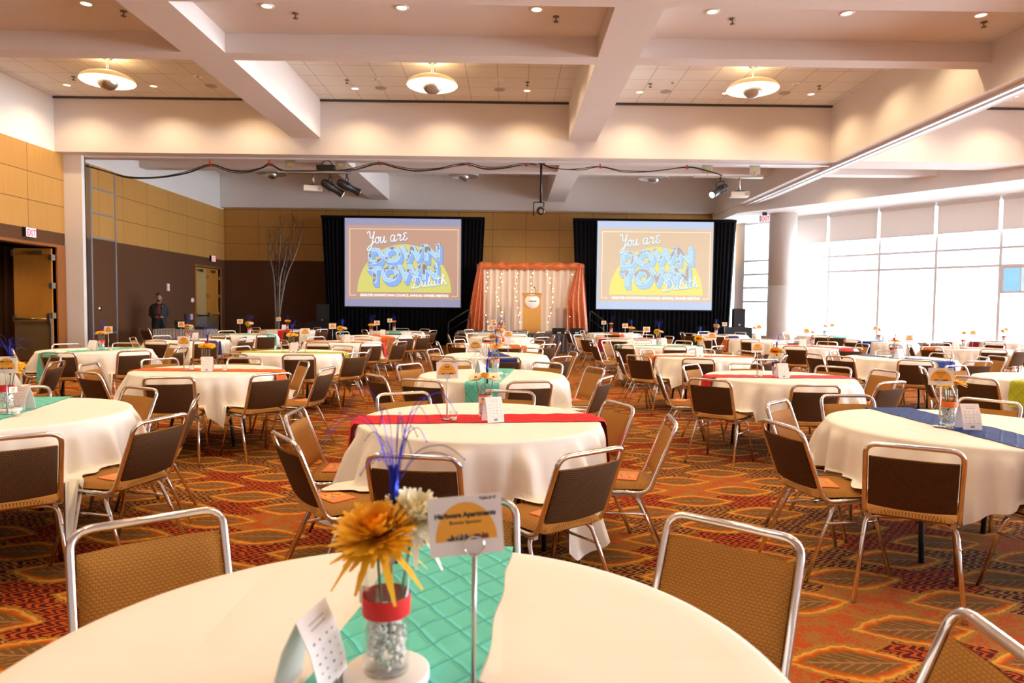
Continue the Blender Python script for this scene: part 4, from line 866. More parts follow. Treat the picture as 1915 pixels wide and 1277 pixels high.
# ------------------------------------------------------------------ banquet chairs
def yb(z): return -0.155-(z-0.425)*0.38
def chair_meshes():
    R = 0.0125
    fr = MB().tube(fillet([(-0.205, 0.215, 0.437), (-0.205, -0.155, 0.425), (-0.205, yb(0.82), 0.82), (0.205, yb(0.82), 0.82), (0.205, -0.155, 0.425), (0.205, 0.215, 0.437)], 0.062, 6), R, 10).mesh('tube_frame', MT['chrome'])
    def pad(nx, ny, fn, th):
        """closed cushion: fn(u, v) -> centre point, normal; thickness rounds off at the rim"""
        A = []; B = []
        for i in range(ny+1):
            ra = []; rb = []
            for j in range(nx+1):
                u = -1+2*j/nx; v = -1+2*i/ny
                u_ = math.copysign(abs(u)**0.72, u); v_ = math.copysign(abs(v)**0.72, v)
                e = max(0.0, (1-abs(u_)**7)*(1-abs(v_)**7))**0.5
                p, n = fn(u_, v_); ra.append(p+n*th*e); rb.append(p-n*th*0.75*e)
            A.append(ra); B.append(rb)
        return MB().grid(A).grid([r[::-1] for r in B])
    def back(u, v):
        z = 0.628+0.130*v-0.008*(1-v)*0.5*(1-u*u); x = u*0.190
        return Vector((x, yb(z)-0.020*(1-u*u), z)), Vector((0, 0.935, 0.355))
    bk = pad(14, 8, back, 0.017).mesh('backrest', MT['uphol'])
    def shell(u, v):
        p, n = back(u, v); return p-n*0.0105, n
    bs = pad(14, 8, shell, 0.0075).mesh('back_shell', MT['uphol_back'])
    def seat(u, v):
        w = 0.205-0.012*max(0, -v)
        x = u*w*(1-0.05*abs(v)**6); y = 0.02+0.218*v*(1-0.04*abs(u)**6)
        return Vector((x, y, 0.447-0.010*max(0, v)**3+0.004*(1-u*u))), Vector((0, 0, 1))
    se = pad(14, 14, seat, 0.027).mesh('seat', MT['uphol'])
    legs = []
    for sx in (-1, 1):
        for (y0, y1, y2) in ((0.10, 0.135, 0.245), (-0.055, -0.09, -0.275)):
            legs.append(MB().tube(fillet([(0.07*sx, y0, 0.412), (0.200*sx, y1, 0.408), (0.236*sx, y2, 0.0)], 0.055, 6), 0.0115, 9).mesh('leg', MT['chrome']))
    st = []
    for sx in (-1, 1): st.append(MB().tube([(0.213*sx, 0.168, 0.31), (0.213*sx, -0.145, 0.31)], 0.008, 7).mesh('stretcher', MT['chrome']))
    br = [MB().box(sx*0.185-0.012, sx*0.185+0.012, -0.13, 0.19, 0.405, 0.432).mesh('seat_bracket', MT['steel']) for sx in (-1, 1)]
    return [('seat', se), ('backrest', bk), ('back_shell', bs), ('tube_frame', fr)] + [('seat_bracket', q) for q in br] + [('leg', l) for l in legs] + [('stretcher', l) for l in st]
CH = chair_meshes()
def chair(x, y, face, label, group):
    """x, y: ground point under the top rail; face: heading in degrees"""
    a = math.radians(face); ox, oy = x+0.305*math.cos(a), y+0.305*math.sin(a)
    t = thing('banquet_chair', label, 'chair', (ox, oy, 0), a-PI/2, group)
    for n, me in CH: link(n, me, t)
    return t

# ------------------------------------------------------------------ tables
TAB = {1:(-.21,1.22),2:(-.18,4.28),3:(2.8,4.2),4:(-3.25,4.32),5:(-3.22,7.3),6:(-.17,7.1),7:(2.88,7.25),8:(5.93,7.36),9:(-6.2,10.25),10:(-3.22,10.25),11:(-.19,10.1),12:(2.92,10.3),13:(5.97,10.4),
14:(-6.3,13.4),15:(-3.22,13.3),16:(-.17,13.2),17:(2.92,13.35),18:(5.98,16.45),19:(6.08,13.55),20:(9.08,13.5),21:(8.98,16.45),22:(-6.33,16.3),23:(-3.1,16.35),24:(-6.35,19.6),25:(-3.2,19.4),26:(-.17,16.25),27:(-.28,19.3),28:(2.88,16.2),29:(3.02,19.7),30:(6.03,19.5),31:(9.1,19.6),32:(12.1,16.6),33:(-6.3,7.3)}
# runner colour, heading of the runner (degrees), table descriptor used in labels
DES = {1: ('teal', 85, 'front table'), 2: ('red', 7, 'second lectern-column table'), 3: ('navy', 92, 'near window-side navy table'), 4: ('teal', 103, 'near door-side teal table'), 5: ('orange', 0, 'orange table behind near door-side table'),
 6: ('teal', 84, 'third lectern-column table'), 7: ('red', 2, 'red table behind near navy table'), 8: ('lime', 35, 'lime-runner table at picture edge'), 9: ('teal', 72, 'teal table before the open door'), 10: ('lime', 0, 'lime-runner table inside the hall'),
 11: ('navy', 101, 'fourth lectern-column table'), 12: ('orange', 2, 'orange table aligned with stage stairs'), 13: ('navy', 110, 'navy table behind the lime one'), 14: ('navy', 150, 'navy table before the standing man'), 15: ('red', 2, 'red table before darker screen'),
 16: ('orange', 117, 'fifth lectern-column table'), 17: ('teal', 2, 'teal table aligned with stage stairs'), 18: ('orange', 3, 'orange table before paler screen'), 19: ('red', 113, 'red table second before paler screen'), 20: ('orange', 2, 'orange table nearest the windows'),
 21: ('navy', 35, 'navy table before round column'), 22: ('teal', -15, 'teal table before the birch branches'), 23: ('orange', 115, 'orange table before darker screen'), 24: ('red', 100, 'red table under birch branches'), 25: ('teal', 95, 'last table under darker screen'),
 26: ('orange', 90, 'sixth lectern-column table'), 27: ('teal', 5, 'table touching the stage skirt'), 28: ('crimson', 22, 'crimson table by stage stairs'), 29: ('orange', 90, 'last table by stage stairs'), 30: ('navy', 100, 'last table under paler screen'),
 31: ('teal', 92, 'last table beside round column'), 32: ('crimson', 2, 'crimson table along the windows'), 33: ('teal', 90, 'door-side table at picture edge')}
CN = {'teal': 'teal', 'red': 'red', 'navy': 'navy blue', 'orange': 'orange', 'lime': 'lime green', 'crimson': 'dark red'}
CHAIRS=[
(1,-1.073,2.025,-53),(1,0.676,2.018,-130),(1,-0.176,2.243,-85),(1,0.98,1.27,176),
(2,-0.413,2.92,82),(2,0.386,3.056,128),(2,-1.108,3.334,35),(2,-1.306,4.135,2),(2,0.757,4.64,-160),(2,0.966,3.999,174),(2,-0.79,5.08,-62),(2,-0.001,5.27,-102),
(3,1.939,3.228,60),(3,1.545,3.849,10),(3,1.901,4.804,-42),(3,2.597,5.215,-88),(3,3.558,5.015,-145),(3,2.95,3.17,110),
(4,-2.382,3.251,128),(4,-1.956,3.85,166),(4,-2.171,4.738,-160),(4,-2.823,5.23,-118),(4,-3.735,5.2,-70),
(5,-3,6.007,104),(5,-2.227,6.409,139),(5,-2.378,7.939,-148),(5,-1.874,7.049,171),(5,-4.132,8.064,-44),(5,-3.214,8.3,-87),(5,-3.927,6.351,60),(5,-4.47,7.251,5),
(6,-0.781,6.006,68),(6,-1.262,6.385,38),(6,-1.133,7.684,-35),(6,-0.664,8.3,-70),(6,0.464,8.085,-123),(6,0.19,5.97,107),(6,0.925,6.416,153),(6,0.95,7.455,-158),
(7,1.862,6.32,50),(7,2.68,5.911,87),(7,3.539,6.252,118),(7,4.162,7.508,-168),(7,3.795,7.944,-139),(7,2.88,8.285,-91),(7,1.622,7.47,-10),(7,2.141,8.032,-41),
(8,4.669,6.8,26),(8,5.45,8.3,-64),(8,4.817,7.925,-23),
(9,-7.018,10.83,-38),(9,-6.306,11.25,-78),(9,-5.887,8.91,98),(9,-5.142,9.38,133),(9,-6.965,9.571,36),(9,-5.4,11.015,-132),(9,-4.836,10.089,-180),
(10,-2.758,8.95,102),(10,-2.11,9.44,145),(10,-2.103,10.315,-175),(10,-2.701,11.11,-113),(10,-3.624,11.17,-62),(10,-4.191,10.633,-22),(10,-3.622,8.991,72),
(11,-0.883,9.007,56),(11,-1.176,10.48,-21),(11,-0.049,8.839,100),(11,0.718,9.149,136),(11,0.968,10.199,-169),(11,0.388,11.048,-128),(11,-0.513,11.05,-65),
(12,1.792,9.51,41),(12,1.634,10.31,-3),(12,2.201,11,-43),(12,2.501,8.99,71),(12,3.184,11.27,-107),(12,3.776,10.83,-156),(12,3.4,9.01,110),(12,3.959,9.744,150),
(13,4.747,9.77,35),(13,5.313,11.16,-42),(13,4.597,10.28,9),(13,5.46,9.13,64),(13,6.337,11.34,-119),(13,6.885,10.81,-163),(13,6.276,9.082,95),(13,6.973,9.98,164),(13,7.334,10.2,178),
(14,-6.235,12.03,86),(14,-5.467,12.31,121),(14,-7.118,13.99,-30),(14,-6.153,14.39,-100),(14,-7.278,13.19,15),(14,-5.301,13.645,-174),(14,-4.995,13.012,159),
(15,-3.356,11.957,91),(15,-2.451,12.16,125),(15,-2.342,13.884,-145),(15,-2.014,12.64,150),(15,-3.141,14.67,-86),(15,-4.036,14.223,-46),(15,-4.219,12.757,37),
(16,-1.355,12.776,14),(16,-0.951,12.095,59),(16,-1.016,13.74,-28),(16,-0.002,11.933,97),(16,0.709,12.253,133),(16,0.982,13.08,176),(16,0.583,13.863,-138),
(17,2.06,12.28,50),(17,1.588,13,11),(17,1.965,13.948,-33),(17,2.804,14.374,-83),(17,2.923,11.98,91),(17,3.642,14.211,-136),(17,3.761,12.26,133),
(18,6.347,15.12,110),(18,5.38,15.21,59),(18,4.678,16,22),(18,5.676,17.41,-79),
(19,5.229,12.47,55),(19,6.124,12.18,90),(19,7.154,13.763,-172),(19,6.801,14.564,-130),(19,5.73,14.49,-67),
(20,8.686,12.18,71),(20,7.918,12.77,28),(20,9.169,14.5,-101),(20,9.97,13.97,-160),(20,8.155,13.88,-20),(20,7.702,13.58,4),(20,9.503,12.59,113),
(21,9.447,15.265,109),(21,9.12,17.45,-102),(21,7.876,15.63,34),
(22,-7.037,17.02,-51),(22,-6.44,17.495,-79),(22,-5.428,15.26,123),(22,-6.314,14.93,93),
(23,-2.296,15.234,127),(23,-2.325,17.215,-133),(23,-1.952,15.626,143),(23,-4.2,17.17,-38),
(24,-7.339,19.77,-14),(24,-5.718,20.38,-132),(24,-5.167,18.89,145),(24,-5.842,18.32,118),
(25,-3.994,18.79,35),(25,-3.203,20.4,-83),(25,-2.48,20.1,-130),(25,-2.098,18.931,157),(25,-3.071,18.03,94),
(26,-1.442,16.081,8),(26,-1.105,15.257,46),(26,-0.93,17.078,-39),(26,-0.378,14.89,87),(26,0.747,15.22,130),(26,1.077,16.449,-177),(26,0.239,17.419,-101),
(27,-1.314,18.528,35),(27,-1.196,19.943,-36),(27,-0.596,20.25,-74),(27,0.403,20.242,-132),(27,0.866,18.582,143),
(28,2.371,14.92,64),(28,1.689,16.89,-36),(28,1.727,15.45,35),(28,2.312,17.295,-62),(28,3.492,17.43,-119),(28,3.892,16.563,-162),
(29,1.647,19.56,14),(29,2.142,20.18,-22),(29,2.823,18.71,78),(29,3.839,20.28,-142),
(30,4.953,18.65,45),(30,4.905,19.396,2),(30,5.841,20.49,-71),(30,6.826,20.12,-149),(30,5.642,18.18,82),
(31,8.395,18.42,61),(31,8.796,18.26,72),(31,8.271,20.411,-46),
(32,11.145,15.62,43),(32,10.729,16.7,-6),
(33,-5.452,8.22,-131),(33,-4.941,7.475,-168),
]
ITEMS={
 1:((-0.012, 0.02), (0.152, -0.02), (-0.14, -0.02), []),
 2:((0.031, 0.02), (-0.201, -0.07), (0.085, -0.13), [(-0.157, -0.13)]),
 3:((-0.057, 0.02), (-0.17, -0.07), (-0.034, -0.13), [(-0.147, -0.13)]),
 4:((0.05, 0.02), (0.119, -0.07), (0.07, 0.13), [(0.216, -0.13)]),
 5:((-0.033, 0.02), (-0.225, -0.07), (0.064, -0.16), [(-0.118, -0.13), (0.238, -0.15)]),
 6:((0.026, 0.02), (-0.177, -0.07), (-0.113, 0.0), [(-0.031, -0.13), (0.133, -0.15)]),
 7:((-0.025, 0.02), (-0.258, -0.07), (-0.028, -0.16), [(-0.246, -0.13), (0.037, -0.15)]),
 9:((0.074, 0.02), (0.231, -0.07), (0.055, -0.16), [(0.298, -0.13)]),
 10:((-0.056, 0.02), (0.18, -0.07), (0.049, -0.16), [(-0.119, -0.13), (0.101, -0.15)]),
 11:((-0.026, 0.02), (0.173, -0.07), (-0.178, -0.16), []),
 12:((-0.028, 0.02), (0.124, -0.07), (-0.094, -0.16), [(-0.294, -0.13), (0.068, -0.15)]),
 13:((-0.065, 0.02), (0.104, -0.07), (-0.094, -0.16), [(-0.263, -0.13), (0.025, -0.15)]),
 14:((-0.004, 0.02), (-0.097, -0.07), (0.225, -0.16), []),
 15:((-0.049, 0.02), (-0.203, -0.07), (0.108, -0.16), []),
 16:((-0.01, 0.02), (-0.184, -0.07), (0.136, -0.16), []),
 17:((0.003, 0.02), (-0.246, -0.07), (0.067, -0.16), []),
 18:((-0.067, 0.02), (0.017, -0.07), (-0.029, -0.16), []),
 19:((-0.042, 0.02), (-0.198, -0.07), (-0.311, -0.16), [(0.008, -0.13)]),
 20:((-0.051, 0.02), (0.069, -0.07), (-0.328, -0.16), []),
 21:((-0.036, 0.02), (-0.175, -0.07), (0.008, -0.16), []),
 22:((0.118, 0.02), (-0.063, -0.07), None, []),
 23:((-0.213, 0.02), (-0.055, -0.07), (0.102, -0.16), []),
 24:((-0.029, 0.02), (-0.244, -0.07), (-0.061, -0.16), []),
 25:((-0.077, 0.02), (-0.183, -0.07), None, []),
 26:((-0.015, 0.02), (-0.191, -0.07), None, []),
 27:((0.029, 0.02), (-0.165, -0.07), None, []),
 28:((0.014, 0.02), (-0.141, -0.07), (-0.031, -0.16), []),
 29:((-0.076, 0.02), (-0.305, -0.07), None, []),
 30:((-0.113, 0.02), (0.103, -0.07), None, []),
 31:((-0.023, 0.02), (0.15, -0.07), None, []),
 32:((-0.024, 0.02), (-0.037, -0.07), None, []),
}
RT = 0.76; ZT = 0.765
SECT = [(-90, 'camera side'), (-45, 'camera-window corner'), (0, 'window side'), (45, 'stage-window corner'), (90, 'stage side'), (135, 'stage-door corner'), (180, 'door side'), (-135, 'camera-door corner')]
by_t = {}
for c in CHAIRS: by_t.setdefault(c[0], []).append(c)
SEATS = {}
for t, L in by_t.items():
    for (_, x, y, f) in L:
        a = math.radians(f); SEATS.setdefault(t, []).append((x+0.305*math.cos(a), y+0.305*math.sin(a), a))
def on_seat(t, X, Y):
    for (sx, sy, a) in SEATS.get(t, []):
        dx, dy = X-sx, Y-sy; fx = dx*math.cos(a)+dy*math.sin(a); sd = -dx*math.sin(a)+dy*math.cos(a)
        if -0.17 < fx < 0.262 and abs(sd) < 0.235: return True
    return False
def wrapd(a): return (a+180) % 360-180
def cloth(t):
    cx, cy = TAB[t]; rnd = random.Random(100+t); hs = 1.03
    best = {2: -8, 3: -4, 5: -2, 7: -10, 10: 16, 12: -14}.get(t, rnd.uniform(-14, 14))
    rot = math.radians(best); n = 288; ph = [rnd.uniform(0, 6.28) for _ in range(6)]
    rings = []
    for rr in (0.0, 0.25, 0.5, 0.68, 0.735): rings.append([(rr*math.cos(2*PI*k/n), rr*math.sin(2*PI*k/n), ZT) for k in range(n)])
    for a in (30, 60, 90):
        rr = RT-0.02+0.02*math.sin(math.radians(a)); z = ZT-0.02*(1-math.cos(math.radians(a)))
        rings.append([(rr*math.cos(2*PI*k/n), rr*math.sin(2*PI*k/n), z) for k in range(n)])
    NS = 12
    for i in range(1, NS+1):
        row = []
        for k in range(n):
            th = 2*PI*k/n; b = th-rot; L = min(hs/max(abs(math.cos(b)), abs(math.sin(b))), 1.40) - RT
            c = (1-math.cos(4*b))/2                       # 1 at the cloth corners, 0 mid-side
            s = L*i/NS; sn = s/0.6
            w = math.sin(17*th+ph[0]+1.2*math.sin(3*th+ph[1]))*0.55 + math.sin(29*th+ph[2]+0.9*math.sin(2*th+ph[5]))*0.40 + math.sin(43*th+ph[3])*0.15
            amp = 0.030+0.190*sn*(0.50+0.50*c)
            dh = abs((math.degrees(th)-DES[t][1]+90) % 180-90); press = min(1.0, max(0.18, (dh-11.5)/9.0))
            r = RT+0.010+press*amp*(w*0.5+0.5)*min(1, i/2.5)*1.15 + press*(0.05*sn*c) - 0.02*sn*(1-c)
            tw = 0.10*sn*c*math.sin(8*b+ph[4])
            z = ZT-0.02-s*(1-0.05*sn)
            x, y = r*math.cos(th+tw*0.3), r*math.sin(th+tw*0.3)
            if z < 0.487 and on_seat(t, cx+x, cy+y):
                d = 0.487-z; z = 0.488+0.003*(w+1); rr = r+min(0.07, 0.2*d); x, y = rr*math.cos(th), rr*math.sin(th)
            row.append((x, y, max(z, 0.012)))
        rings.append(row)
    m = MB().grid(rings, close=True)
    o = m.obj('tablecloth', MT['cloth'], None, (cx, cy, 0))
    return tag(o, 'white linen tablecloth with hanging corners draped over the ' + DES[t][2], 'tablecloth', 'white tablecloths')
def runner(t):
    col, hd, d = DES[t]; cx, cy = TAB[t]; a = math.radians(hd); hw = 0.16; Lh = 1.17 if t not in (5, 7, 10) else 1.10
    rnd = random.Random(t); P = []; U = []; ph = rnd.uniform(0, 6)
    nu = 96; nv = 10
    for i in range(nu+1):
        u = -Lh+2*Lh*i/nu; row = []; ru = []
        for j in range(nv+1):
            v = -hw+2*hw*j/nv+0.004*math.sin(u*23+ph+(j > 5)*2); ue = math.sqrt(RT*RT-v*v); s = abs(u)-ue
            sg = 1 if u > 0 else -1
            if s <= 0:
                x, y, z = u, v, ZT+0.004+0.0015*math.sin(u*40+ph)*math.sin(v*50)
            else:
                sn = s/0.6; rr = ue+0.030*min(1, s/0.02)+0.075*sn+0.008*sn*math.sin(v*40+ph)
                x, y, z = sg*rr, v*(1-0.08*sn), ZT+0.004-max(0, s-0.012)
                wx, wy = cx+x*math.cos(a)-y*math.sin(a), cy+x*math.sin(a)+y*math.cos(a)
                if z < 0.50 and on_seat(t, wx, wy): z = 0.506
            row.append((x, y, max(z, 0.02))); ru.append((u, v))
        P.append(row); U.append(ru)
    o = MB().grid(P, uv=U).obj('table_runner', MT['run_'+col], None, (cx, cy, 0)); o.rotation_euler = (0, 0, a)
    return tag(o, '%s pintucked runner laid across the %s' % (CN[col], d), 'table runner', 'table runners')
def leg_turn(t):
    cx, cy = TAB[t]
    def clear(r):
        m = 9.0
        for q in (48, 132, 228, 312):
            a = math.radians(q+r); m = min([m]+[math.hypot(cx+0.46*math.cos(a)-x, cy+0.46*math.sin(a)-y) for x, y, _ in SEATS.get(t, [])])
        return m
    return math.radians(max(range(0, 180, 4), key=clear))
top_me = MB().lathe([(0.0, 0.725), (0.745, 0.725), (0.748, 0.73), (0.748, 0.755), (0.745, 0.76), (0.0, 0.76)], 48).mesh('tabletop', MT['brownply'])
tleg = [MB().tube(fillet([(sx*0.18, sy*0.24, 0.725), (sx*0.19, sy*0.28, 0.60), (sx*0.29, sy*0.34, 0.25), (sx*0.31, sy*0.34, 0.0)], 0.12, 5), 0.016, 8).mesh('leg', MT['blackmetal']) for sx in (-1, 1) for sy in (-1, 1)]
tbar = [MB().tube([(sx*0.19, -0.30, 0.66), (sx*0.19, 0.30, 0.66)], 0.012, 6).mesh('leg_brace', MT['blackmetal']) for sx in (-1, 1)]
for t, (cx, cy) in TAB.items():
    q = thing('round_table', 'round folding banquet table under white cloth: the ' + DES[t][2], 'table', (cx, cy, 0), leg_turn(t), 'round banquet tables')
    link('tabletop', top_me, q)
    for me in tleg: link('leg', me, q)
    for me in tbar: link('leg_brace', me, q)
    cloth(t); runner(t)
# chairs, each named by the side of its table
book_me = MB().box(-0.07, 0.07, -0.105, 0.105, 0.0, 0.004).mesh('program_booklet', MT['booklet'])
bp = MB(); bp.box(-0.052, 0.052, -0.03, 0.05, 0.0041, 0.0046); rb = random.Random(5)
for _ in range(16): bx, by = rb.uniform(-0.045, 0.03), rb.uniform(-0.028, 0.04); bp.box(bx, bx+rb.uniform(0.01, 0.02), by, by+0.008, 0.0046, 0.005, rb.choice((1, 2)))
bp_me = bp.mesh('cover_picture', [MT['sun'], MT['inkg'], MT['ink']])
for t, L in by_t.items():
    cx, cy = TAB[t]; free = list(SECT); d = DES[t][2]; rnd = random.Random(t*3)
    todo = [(c, math.degrees(math.atan2(c[2]-cy, c[1]-cx))) for c in L]; got = {}
    if len(L) > 8: free.append((20, 'far window side'))
    while todo:
        bc = min(((abs(wrapd(a-s[0])), i, k) for i, (c, a) in enumerate(todo) for k, s in enumerate(free)))
        c, a = todo.pop(bc[1]); s = free.pop(bc[2]); got[c] = s[1]
    for c, s in got.items():
        ch = chair(c[1], c[2], c[3], 'brown padded chrome chair, %s of the %s' % (s, d), 'chairs around the round tables')
        if t in (2, 3, 4, 5, 6, 7, 8, 9, 10, 12, 13, 17, 20, 33) and not (t == 1):
            b = link('program_booklet', book_me, None, (ch.location.x, ch.location.y, 0.4785)); b.rotation_euler = (0, 0, math.radians(c[3])+rnd.uniform(-0.35, 0.35))
            off = Vector((-0.04, rnd.uniform(-0.03, 0.03), 0)); off.rotate(Matrix.Rotation(math.radians(c[3]), 3, 'Z')); b.location.x += off.x; b.location.y += off.y
            tag(b, 'orange program on seat at %s of the %s' % (s, d), 'booklet', 'orange programs on the seats')
            link('cover_picture', bp_me, b)
chair(-9.78, 18.3, 62, 'dark chair standing alone by the skirted service table', 'chairs around the round tables')

# ------------------------------------------------------------------ centrepieces
def glass_mesh(r, h, th, name, base=0.008, n=28):
    return MB().lathe([(0, 0), (r*0.96, 0), (r, 0.004), (r, h), (r-th, h), (r-th, base), (0, base)], n).mesh(name, MT['glassware'])
VH, VR = 0.222, 0.043
vase_me = glass_mesh(VR, VH, 0.003, 'glass')
rb = random.Random(12); bd_ = MB()
for k in range(260):
    a = rb.uniform(0, 6.283); rr = 0.034*math.sqrt(rb.uniform(0.25, 1)); bd_.ball((rr*math.cos(a), rr*math.sin(a), 0.014+rb.uniform(0, 0.093)), 0.0058, 6, 4)
bead_me = bd_.mesh('glass_beads', MT['beads'])
band_me = {}
def band(col):
    if col not in band_me:
        m = {'red': (0.72, 0.03, 0.03), 'orange': (0.80, 0.17, 0.02), 'teal': (0.06, 0.50, 0.60), 'navy': (0.02, 0.03, 0.14), 'coral': (0.75, 0.20, 0.12)}[col]
        band_me[col] = MB().lathe([(VR+0.0012, 0.108), (VR+0.0016, 0.110), (VR+0.0016, 0.142), (VR+0.0012, 0.144)], 28).mesh('ribbon_band', plain('ribbon_'+col, m, 0.45, 0, 0.2))
    return band_me[col]
hang_me = MB().box(-0.026, 0.026, -0.0008, 0.0008, 0.0, 0.036).mesh('hang_tag', MT['paper2'])
hp = MB(); hp.add([(0.014*math.cos(PI*i/12), -0.0013, 0.006+0.014*math.sin(PI*i/12)) for i in range(13)], [tuple(range(13))]); hp.box(-0.010, 0.010, -0.0016, -0.0012, 0.020, 0.030, 1)
hp_me = hp.mesh('tag_print', [MT['sun'], MT['inkg']])
lb_me = MB().lathe([(0, 0), (0.078, 0), (0.080, 0.003), (0.080, 0.017), (0.076, 0.020), (0, 0.020)], 36).mesh('light_base', MT['base_white'])
cup_me = glass_mesh(0.0255, 0.062, 0.002, 'glass_cup', 0.006, 20)
wax_me = MB().lathe([(0, 0.007), (0.021, 0.007), (0.0215, 0.022), (0.018, 0.023), (0, 0.021)], 16).mesh('wax', MT['wax'])
wick_me = MB().tube([(0, 0, 0.021), (0.001, 0, 0.030)], 0.0008, 4).mesh('wick', MT['ink'])
def petal(m, base, d, up, L, w, droop, mi=0, cup=0.0, tip=0.25):
    s = d.cross(up).normalized(); pr = [(0.0, 0.35), (0.35, 0.85), (0.7, 1.0), (1.0, tip)]; v = []
    for q, ww in pr:
        c = base+d*(L*q)+up*(cup*L*q*q)-Vector((0, 0, 1))*(droop*L*q*q)
        v += [c-s*w*ww/2, c+s*w*ww/2]
    m.add(v, [(0, 1, 3, 2), (2, 3, 5, 4), (4, 5, 7, 6)], mi, True)
def bloom(kind, R, seed):
    rnd = random.Random(seed); m = MB()
    if kind == 'mum':
        for li, (el, n, ln, dr) in enumerate(((88, 12, 0.46, 0), (74, 26, 0.58, 0), (58, 38, 0.72, 0.02), (43, 46, 0.84, 0.04), (28, 52, 0.94, 0.07), (14, 52, 1.0, 0.12), (0, 40, 1.0, 0.22), (-18, 8, 1.05, 0.65))):
            for k in range(n):
                a = 2*PI*(k+0.5*(li % 2))/n+rnd.uniform(-0.08, 0.08); e = math.radians(el+rnd.uniform(-7, 7))
                d = Vector((math.cos(a)*math.cos(e), math.sin(a)*math.cos(e), math.sin(e))); up = Vector((-math.cos(a)*math.sin(e), -math.sin(a)*math.sin(e), math.cos(e)))
                petal(m, Vector((0, 0, 0)), d, up, R*ln*rnd.uniform(0.9, 1.06), R*0.17, dr*rnd.uniform(0.6, 1.3), 0, 0.12, 0.35)
    elif kind == 'gerbera':
        for li, (el, n, ln) in enumerate(((22, 18, 0.92), (8, 20, 1.0))):
            for k in range(n):
                a = 2*PI*(k+0.5*li)/n; e = math.radians(el+rnd.uniform(-6, 6)); d = Vector((math.cos(a)*math.cos(e), math.sin(a)*math.cos(e), math.sin(e))); up = Vector((-math.cos(a)*math.sin(e), -math.sin(a)*math.sin(e), math.cos(e)))
                petal(m, Vector((0, 0, 0)), d, up, R*ln, R*0.30, 0.12, 0, 0.0, 0.45)
    else:
        for li, (n, r0, el, ln) in enumerate(((3, 0.05, 82, 0.75), (4, 0.18, 74, 0.85), (5, 0.30, 62, 0.95), (5, 0.35, 42, 0.95))):
            for k in range(n):
                a = 2*PI*(k+0.4*li)/n; e = math.radians(el); d = Vector((math.cos(a)*math.cos(e), math.sin(a)*math.cos(e), math.sin(e))); up = Vector((-math.cos(a)*math.sin(e), -math.sin(a)*math.sin(e), math.cos(e)))
                petal(m, Vector((math.cos(a)*r0*R*0.6, math.sin(a)*r0*R*0.6, -0.25*R)), d, up, R*ln, R*0.95, -0.0, 0, 0.22, 0.7)
    return m
_bl = {}
def flower(t, kind, col, x, y, z, R, tilt, bx, by, bz, desc):
    key = (kind, col, round(R, 3))
    if key not in _bl: _bl[key] = (bloom(kind, R, len(_bl)+3).mesh('bloom', MT['pet_'+col]), MB().ball((0, 0, 0.004), R*0.20, 8, 5, 0, (1, 1, 0.5)).mesh('flower_centre', MT['pet_red'] if kind == 'gerbera' else MT['pet_yellow' if col != 'white' else 'white']))
    nm = {'mum': 'chrysanthemum', 'gerbera': 'gerbera_daisy', 'rose': 'rose'}[kind]
    f = thing(nm, desc, 'flower', (x, y, z), 0, 'centrepiece flowers')
    link('bloom', _bl[key][0], f, None, tilt)
    if kind == 'gerbera': link('flower_centre', _bl[key][1], f, None, tilt)
    MB().tube(catmull([(0, 0, -0.004), ((bx-x)*0.35, (by-y)*0.35, (bz-z)*0.4), (bx-x, by-y, bz-z)], 4), 0.0028, 5).obj('flower_stem', MT['stem'], f)
def spray_mesh(seed, S):
    rnd = random.Random(seed); a = MB(); f = MB()
    for k in range(6): a.tube([(rnd.uniform(-0.004, 0.004), rnd.uniform(-0.004, 0.004), -0.08), (rnd.uniform(-0.005, 0.005), rnd.uniform(-0.005, 0.005), 0.02), (rnd.uniform(-0.008, 0.008), rnd.uniform(-0.006, 0.006), 0.075*S)], [0.003, 0.0045, 0.0015], 5)
    for k in range(18):
        an = rnd.uniform(0, 6.283); L = rnd.uniform(0.05, 0.15)*S; h = rnd.uniform(0.04, 0.17)*S; d = Vector((math.cos(an), math.sin(an), 0))
        q = catmull([(0, 0, 0.03), d*L*0.3+Vector((0, 0, 0.03+h*0.8)), d*L*0.7+Vector((0, 0, 0.03+h)), d*L+Vector((0, 0, 0.03+h*0.75))], 5)
        f.tube(q, [0.0008]*(len(q)-1)+[0.0004], 3, cap=False); e = q[-1]; f.ball((e.x, e.y, e.z), 0.0016, 5, 3)
    return a.mesh('foil_stalk', MT['blue_foil']), f.mesh('filaments', MT['blue_foil'])
SPR = [spray_mesh(40+i, 0.8+0.12*i) for i in range(3)]
half = [(0.055*math.cos(PI*i/24), 0.055*math.sin(PI*i/24)) for i in range(25)]
card_me = MB().box(-0.066, 0.066, -0.0009, 0.0009, 0.0, 0.105).mesh('table_sign', MT['paper'])
sun_me = MB().add([(p[0]*1.0, -0.0013, 0.026+p[1]*1.24) for p in half], [tuple(range(25))]).mesh('half_sun', MT['sun'])
sk = MB(); rb = random.Random(8)
for i in range(26):
    x = -0.036+i*0.0029; h = rb.uniform(0.004, 0.012); sk.box(x, x+0.0027, -0.0018, -0.0014, 0.027, 0.027+h, 2 if i > 20 else rb.choice((0, 0, 0, 1)))
sky_me = sk.mesh('skyline_print', [MT['ink'], MT['inkg'], MT['inkb']])
